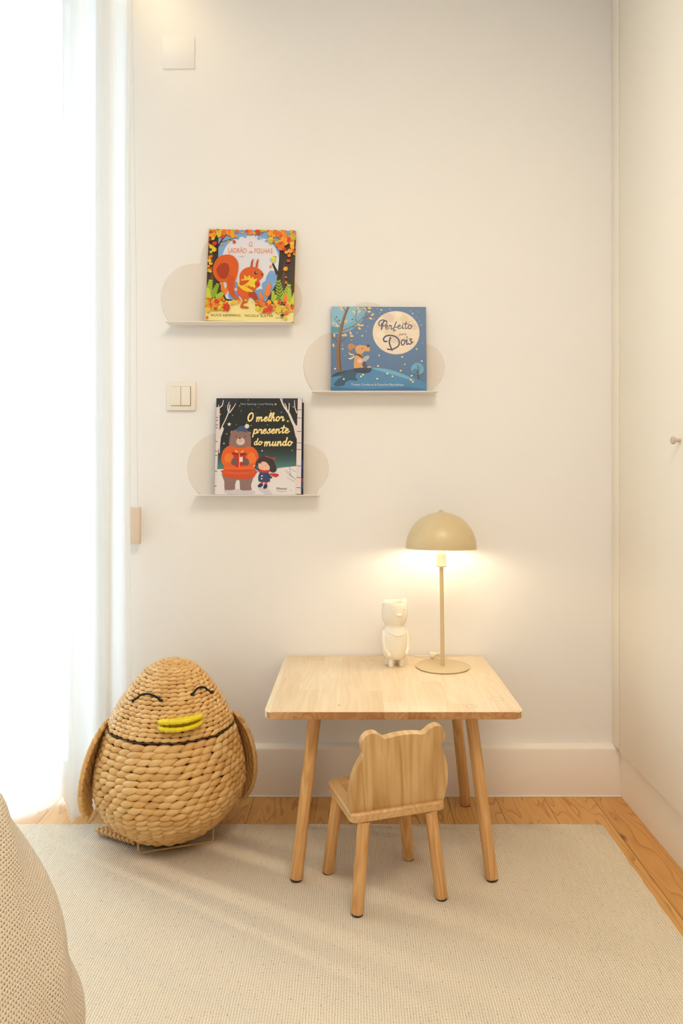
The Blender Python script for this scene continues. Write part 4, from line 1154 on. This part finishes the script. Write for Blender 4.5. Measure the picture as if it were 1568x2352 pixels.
for y0_, y1_, c in ((0, 60, (34, 30, 34)), (60, 250, (30, 32, 48)), (250, 290, (40, 60, 120)), (290, 330, (30, 40, 90)), (330, 345, (190, 60, 40)), (345, 375, (50, 80, 140)), (375, 400, (60, 40, 60))):
    Bs.poly([(0, y0_), (100, y0_), (100, y1_), (0, y1_)], c)
Bs.build('cover_illustration', b4)


# ------------------------------------------------------------------ woven chick basket
GX, GY = -0.538, 2.060
YAW = R(21)
bk_ = empty('woven_basket', (GX, GY, 0), YAW)
bk_.rotation_euler = (0, R(1.6), YAW)
tag(bk_, 'woven seagrass laundry basket shaped like a chick with sleepy eyes and yellow beak', 'basket')

a = NT('seagrass')
at = a.t.nodes.new('ShaderNodeAttribute'); at.attribute_name = 'tone'
uv = a.coords('UV')
st = a.noise(a.mapped((2.0, 26.0, 1.0), src=uv), 1.0, 3, 0.6)
bl_ = a.noise(a.coords(), 22, 3)
f = a.math('ADD', a.math('MULTIPLY', at.outputs['Fac'], 0.38), a.math('ADD', a.math('MULTIPLY', st, 0.48), a.math('MULTIPLY', bl_, 0.34)))
c = a.ramp(f, [(0.12, rgb(150, 102, 54)), (0.32, rgb(198, 148, 86)), (0.62, rgb(218, 172, 106)), (0.95, rgb(234, 198, 140))])
a.l(c, a.p.inputs['Base Color']); a.p.inputs['Roughness'].default_value = 0.42; a.p.inputs['Specular IOR Level'].default_value = 0.5
a.bump(st, 0.35, 0.0012)
M_GRASS = a.m
M_CORE = plain('dark_wicker_core', rgb(58, 34, 16), 0.9)
M_WIRE = plain('tan_wrapped_wire', rgb(196, 156, 102), 0.5, noise=0.1)
M_YEL = plain('yellow_raffia', rgb(232, 206, 18), 0.45, noise=0.12)
M_BLK = plain('black_yarn', rgb(22, 20, 20), 0.9)

# one plump strand section, pointed at both ends, along +x, thickness along +z
def strand_template(nl=9, nr=8):
    V = []; F = []; UV = []
    for i in range(nl):
        t = -1 + 2 * i / (nl - 1)
        r = max(0.0, 1 - abs(t) ** 1.75) ** 0.85
        r = max(r, 0.06)
        for k in range(nr):
            an = 2 * math.pi * k / nr
            V.append((t, r * math.cos(an), r * math.sin(an))); UV.append((t * 0.5, k / nr))
    for i in range(nl - 1):
        for k in range(nr):
            b = i * nr + k; c_ = i * nr + (k + 1) % nr
            F.append((b, b + nr, c_ + nr, c_))
    return np.array(V), np.array(F), np.array(UV)
SV, SF, SUV = strand_template()

class Weave:
    def __init__(s): s.V = []; s.T = []; s.U = []
    def add(s, c, tx, ty, tz, lx, ly, lz, tone):
        """centre, unit axes (along, across, outward) and half sizes"""
        c, tx, ty, tz = (np.asarray(q, float) for q in (c, tx, ty, tz))
        # ends dip under the neighbours
        P = SV.copy()
        dip = -0.75 * np.abs(P[:, 0]) ** 2.2
        s.V.append(c + np.outer(P[:, 0] * lx, tx) + np.outer(P[:, 1] * ly, ty) + np.outer((P[:, 2] + dip) * lz, tz))
        s.T.append(np.full(len(SV), tone)); s.U.append(SUV + rnd.random() * 7)
    def build(s, name, mat, parent):
        n = len(s.V); V = np.concatenate(s.V)
        F = np.concatenate([SF + i * len(SV) for i in range(n)])
        T = np.concatenate(s.T).astype(np.float32); U = np.concatenate(s.U)
        me = bpy.data.meshes.new(name)
        me.vertices.add(len(V)); me.vertices.foreach_set('co', V.astype(np.float32).ravel())
        me.loops.add(F.size); me.loops.foreach_set('vertex_index', F.ravel().astype(np.int32))
        me.polygons.add(len(F)); me.polygons.foreach_set('loop_start', np.arange(0, F.size, 4, dtype=np.int32))
        me.update(calc_edges=True)
        at_ = me.attributes.new('tone', 'FLOAT', 'POINT'); at_.data.foreach_set('value', T)
        ul = me.uv_layers.new(name='UVMap'); ul.data.foreach_set('uv', U[F.ravel()].astype(np.float32).ravel())
        me.validate()
        return link_me(name, me, mat, parent, True, 180)

# body profile r(z)
PZ = [.022, .028, .056, .09, .13, .17, .22, .27, .32, .36, .40, .44, .475, .50, .512, .519]
PR = [.060, .094, .137, .174, .1995, .2110, .2085, .1970, .1820, .1670, .1462, .1190, .0900, .0660, .0430, .0]
pz = np.linspace(PZ[0], PZ[-1], 700)
pr = np.interp(pz, PZ, PR)
k_ = np.hanning(61); k_ /= k_.sum()
prs = np.convolve(np.pad(pr, 30, mode='edge'), k_, mode='valid'); w_ = np.clip((pz - PZ[0]) / 0.02, 0, 1) * np.clip((PZ[-1] - pz) / 0.02, 0, 1)
pr = prs * w_ + pr * (1 - w_)
arc_ = np.concatenate([[0], np.cumsum(np.hypot(np.diff(pr), np.diff(pz)))])
SEAM = 0.336
def prof_at(sv):
    z = float(np.interp(sv, arc_, pz)); r = float(np.interp(sv, arc_, pr))
    z2 = float(np.interp(sv + 0.004, arc_, pz)); r2 = float(np.interp(sv + 0.004, arc_, pr))
    z1 = float(np.interp(sv - 0.004, arc_, pz)); r1 = float(np.interp(sv - 0.004, arc_, pr))
    d = np.array([r2 - r1, z2 - z1]); d /= np.linalg.norm(d) + 1e-12
    return r, z, d        # meridian direction going up
NSP = 10
def ridge(phi):          # the spokes push the weave out a little
    x = ((phi - R(-90)) / (2 * math.pi / NSP)) % 1.0
    x = min(x, 1 - x)
    return 1.0 + 0.018 * max(0.0, 1 - x / 0.22) - 0.010 * min(1.0, x / 0.5)
def surf(phi, sv, out=0.0):
    r, z, d = prof_at(sv)
    k = ridge(phi) if r > 0.03 else 1
    n = np.array([d[1] * math.cos(phi), d[1] * math.sin(phi), -d[0]])
    return np.array([r * k * math.cos(phi), r * k * math.sin(phi), z]) + n * out, n, np.array([d[0] * math.cos(phi), d[0] * math.sin(phi), d[1]]), np.array([-math.sin(phi), math.cos(phi), 0])
s_seam = float(np.interp(SEAM, pz, arc_)); s_top = arc_[-1]
def weave_rows(s0, s1, rh, pitch, wv, inset=0.0, slant=12):
    nrow = int(round((s1 - s0) / rh)); rh = (s1 - s0) / nrow
    for i in range(nrow):
        sv = s0 + (i + 0.5) * rh
        r, z, d = prof_at(sv)
        cnt = max(5, int(round(2 * math.pi * r / pitch)))
        off = (i % 2) * 0.5 + rnd.uniform(-0.12, 0.12)
        for j in range(cnt):
            phi = 2 * math.pi * (j + off + rnd.uniform(-0.10, 0.10)) / cnt
            p, n, up, ta = surf(phi, sv + rnd.uniform(-0.06, 0.06) * rh, inset)
            sl = R(slant + rnd.uniform(-5, 5))
            tx = ta * math.cos(sl) + up * math.sin(sl); ty = np.cross(n, tx)
            wv.add(p, tx, ty, n, pitch * rnd.uniform(0.76, 0.86), rh * rnd.uniform(0.54, 0.64), rh * rnd.uniform(0.42, 0.52), rnd.random() ** 0.8)
wv = Weave(); weave_rows(0.006, s_seam - 0.003, 0.0174, 0.0345, wv, -0.002)
body = wv.build('body', M_GRASS, bk_)
wv = Weave(); weave_rows(s_seam + 0.004, s_top - 0.002, 0.0120, 0.0235, wv, -0.0005, 8)
lid = wv.build('lid', M_GRASS, bk_)
# dark core under the strands
for nm, s0, s1, par in (('body_core', 0.0, s_seam - 0.006, body), ('lid_core', s_seam - 0.002, s_top, lid)):
    bm = bmesh.new()
    P_c = []
    for i in range(50):
        r, z, d = prof_at(s0 + (s1 - s0) * i / 49); P_c.append((max(r - 0.0062, 0.0), z - (0.004 if z > 0.45 else 0)))
    P_c[-1] = (0.0 if nm == 'lid_core' else P_c[-1][0], P_c[-1][1])
    bm_lathe(bm, [(0, P_c[0][1])] + P_c + ([(0, P_c[-1][1])] if nm == 'body_core' else []), 48)
    link_bm(nm, bm, M_CORE, par, angle=60)
# thin dark loop drawn as the shadow line under the lid's lower edge
r, z, d = prof_at(s_seam + 0.001)
pts = [tuple(surf(2 * math.pi * i / 96, s_seam + 0.001, 0.0022)[0]) for i in range(96)]
tube('lid_shadow_line', pts, 0.0012, plain('lid_shadow_dark', rgb(84, 54, 30), 0.7), lid, 8, closed=True)

# find where a line of sight in the body frame meets the basket: used to place the face features by angle and height
def on_face(az, z, out=0.003):
    sv = float(np.interp(z, pz, arc_)); return surf(R(-90 + az), sv, out)[0]
eyeL = [(-61, .424), (-56.5, .431), (-52, .441), (-44.5, .446), (-36, .447), (-26.5, .441), (-21.5, .435), (-19, .436)]
eyeR = [(18, .442), (23.5, .447), (29, .453), (36, .455), (43.5, .451), (48.5, .441), (51, .436), (56.5, .433)]
for e_ in (eyeL, eyeR):
    pts = [on_face(az_, z_, 0.0045) for az_, z_ in e_]
    pts = catmull(pts, 5)
    tube('eye', [tuple(p) for p in pts], [0.0030 + (0.0010 if (i < 3 or i > len(pts) - 4) else 0) for i in range(len(pts))], M_BLK, lid, 8)
# beak: two wrapped loops, one above the other
bc, bn, bu, bt_ = surf(R(-90 + 1.5), float(np.interp(0.388, pz, arc_)), 0.0)
bc = np.array(bc); out_ = np.array([bn[0], bn[1], 0]); out_ /= np.linalg.norm(out_)
side = np.array([-out_[1], out_[0], 0]);
for nm, dz, tiltz, rad in (('upper_beak', 0.0074, 0.16, 0.0062), ('lower_beak', -0.0080, -0.02, 0.0060)):
    ctr = bc + np.array([0, 0, dz])
    loop = []
    for i in range(96):
        t = 2 * math.pi * i / 96
        xx = 0.0535 * math.cos(t); yy = 0.020 * math.sin(t)
        if yy < 0: yy *= 0.5
        loop.append(ctr + side * xx + out_ * (yy + 0.018 - 0.9 * xx * xx / 0.19) + np.array([0, 0, tiltz * (yy + 0.006) + 0.05 * xx]))
    wv = Weave()
    L_ = len(loop)
    for i in range(L_):
        p = loop[i]; t = loop[(i + 1) % L_] - loop[i - 1]; t /= np.linalg.norm(t)
        up = np.array([0, 0, 1.0]); sd = np.cross(t, up); sd /= np.linalg.norm(sd); up = np.cross(sd, t)
        # wrapped raffia: short bands around the loop
        for q in range(1):
            wv.add(p, t, sd, up, 0.0085, rad, rad * 0.9, rnd.random())
    bm = bmesh.new(); bm_tube(bm, [tuple(p) for p in loop], [rad * ((1.04, 1.06, 1.05, 1.0, 0.84)[i % 5] * (1.12 if loop[i].dot(side) - ctr.dot(side) < -0.034 else 1.0)) for i in range(L_)], 12, closed=True)
    # filled tongue between the loop sides
    vs = [bm.verts.new(tuple(p + np.array([0, 0, 0.0042 if dz > 0 else 0.001]))) for p in loop[::2]]
    vs2 = [bm.verts.new(tuple(p + np.array([0, 0, -0.001 if dz > 0 else -0.0042]))) for p in loop[::2]]
    bm.faces.new(vs); bm.faces.new(vs2[::-1])
    ob = link_bm(nm, bm, M_YEL, lid, angle=50); ob['label'] = 'yellow raffia half of the beak'
    for i in range(0, L_, 4):
        pass

# wings: flat leaves of long strands with a rim
def wing(sg):
    wv = Weave()
    Lw = 0.285; tw = R(20)
    # path of the wing's middle line down the side of the body
    path_ = [(0.180, 0.345), (0.198, 0.305), (0.213, 0.255), (0.223, 0.205), (0.228, 0.160), (0.226, 0.122), (0.217, 0.092)]
    pc = catmull([np.array(p) for p in path_], 8); pc = np.array(pc)
    al = np.concatenate([[0], np.cumsum(np.hypot(*np.diff(pc, axis=0).T))]); al /= al[-1]
    def hw(t): return 0.060 * (math.sin(math.pi * min(1, (t ** 0.80) * 0.86 + 0.09)) ** 0.75)
    def fr(t):
        x = np.interp(t, al, pc[:, 0]); z = np.interp(t, al, pc[:, 1])
        x2 = np.interp(min(1, t + 0.03), al, pc[:, 0]); z2 = np.interp(min(1, t + 0.03), al, pc[:, 1])
        x1 = np.interp(max(0, t - 0.03), al, pc[:, 0]); z1 = np.interp(max(0, t - 0.03), al, pc[:, 1])
        dn = np.array([sg * (x2 - x1), 0, z2 - z1]); dn /= np.linalg.norm(dn)
        wd = np.array([-sg * math.sin(tw), math.cos(tw), 0]); wd -= dn * wd.dot(dn); wd /= np.linalg.norm(wd)
        return np.array([sg * x, 0.012, z]), dn, wd, np.cross(dn, wd)
    for ci in range(-3, 4):
        n_ = 9
        for i in range(n_):
            t = (i + 0.5 + 0.5 * (ci % 2)) / n_
            if t > 0.97: continue
            c_, dn, wd, nn = fr(t)
            w = hw(t) * ci / 3.4
            wv.add(c_ + wd * w, dn * math.cos(.12) + wd * math.sin(.12) * (1 if ci % 2 else -1), wd, nn, 0.026, hw(t) / 3.1 * 0.62 + 0.002, 0.0062, rnd.random() * 0.8)
    for e in (-1, 1):
        for i in range(17):
            t = (i + 0.5) / 17
            c_, dn, wd, nn = fr(t)
            c2, _, wd2, _ = fr(min(1, t + 0.04)); p = c_ + wd * e * hw(t); p2 = c2 + wd2 * e * hw(min(1, t + 0.04))
            tt = p2 - p; tt /= np.linalg.norm(tt) + 1e-9
            wv.add(p, tt, np.cross(nn, tt), nn, 0.0185, 0.0052, 0.0078, 0.4 + rnd.random() * 0.5)
    o = wv.build('wing', M_GRASS, bk_)
    # thin inner panel holding the strands
    bm = bmesh.new(); A_, B_ = [], []
    for i in range(21):
        t = i / 20; c_, dn, wd, nn = fr(t); h_ = hw(t) * 0.93
        A_.append([bm.verts.new(tuple(c_ + wd * h_ * q + nn * 0.001)) for q in (-1, 0, 1)])
        B_.append([bm.verts.new(tuple(c_ + wd * h_ * q - nn * 0.001)) for q in (-1, 0, 1)])
    for G in (A_, B_):
        for i in range(20):
            for q in range(2): bm.faces.new((G[i][q], G[i][q + 1], G[i + 1][q + 1], G[i + 1][q]))
    link_bm('wing_core', bm, M_CORE, o, angle=180)
    return o
wing(-1); wing(1)

# wire stand and the flat braided foot
def loc_of(x, y, z):  # world point to the basket's frame (small lean ignored)
    dx, dy = x - GX, y - GY
    c_, s_ = math.cos(-YAW), math.sin(-YAW)
    return (dx * c_ - dy * s_, dx * s_ + dy * c_, z)
fa = loc_of(-0.590, 1.944, 0.0165); fb = loc_of(-0.400, 2.017, 0.0165)
bx = 0.5 * (fb[0] - fa[0]); cxm = 0.5 * (fa[0] + fb[0]); fy_ = 0.5 * (fa[1] + fb[1])
fr_pts = [(cxm - bx - 0.002, fy_ + 0.012, 0.062), (cxm - bx, fy_ + 0.001, 0.024), (cxm - bx + 0.004, fy_, 0.0170), (cxm - bx + 0.012, fy_, 0.0165),
          (cxm, fy_, 0.0165), (cxm + bx - 0.012, fy_, 0.0165), (cxm + bx - 0.004, fy_, 0.0172), (cxm + bx, fy_ + 0.001, 0.024), (cxm + bx + 0.001, fy_ + 0.012, 0.075)]
tube('wire_stand', fr_pts, 0.0032, M_WIRE, bk_, 10)
fr2 = [(x, 2 * 0.0 + 0.11 + (y - fy_) * -1, z) for x, y, z in fr_pts]
tube('wire_stand', fr2, 0.0032, M_WIRE, bk_, 10)
wv = Weave()
fs = np.array(loc_of(-0.742, 2.055, 0.0225)); fe = np.array(loc_of(-0.610, 1.990, 0.0225))
dr = fe - fs; Lf = np.linalg.norm(dr); dr /= Lf; sdv = np.array([-dr[1], dr[0], 0])
for i in range(9):
    for q in (-1, 0, 1):
        t = (i + 0.5 + 0.33 * q) / 9
        p = fs + dr * Lf * t + sdv * (q * 0.010 + 0.010)
        ww = dr * math.cos(0.6 * q) + sdv * math.sin(0.6 * q)
        wv.add(p, ww, np.cross(np.array([0, 0, 1.0]), ww), np.array([0, 0, 1.0]), 0.0165, 0.0085, 0.0062, rnd.random() * 0.25)
wv.build('foot', M_GRASS, bk_)
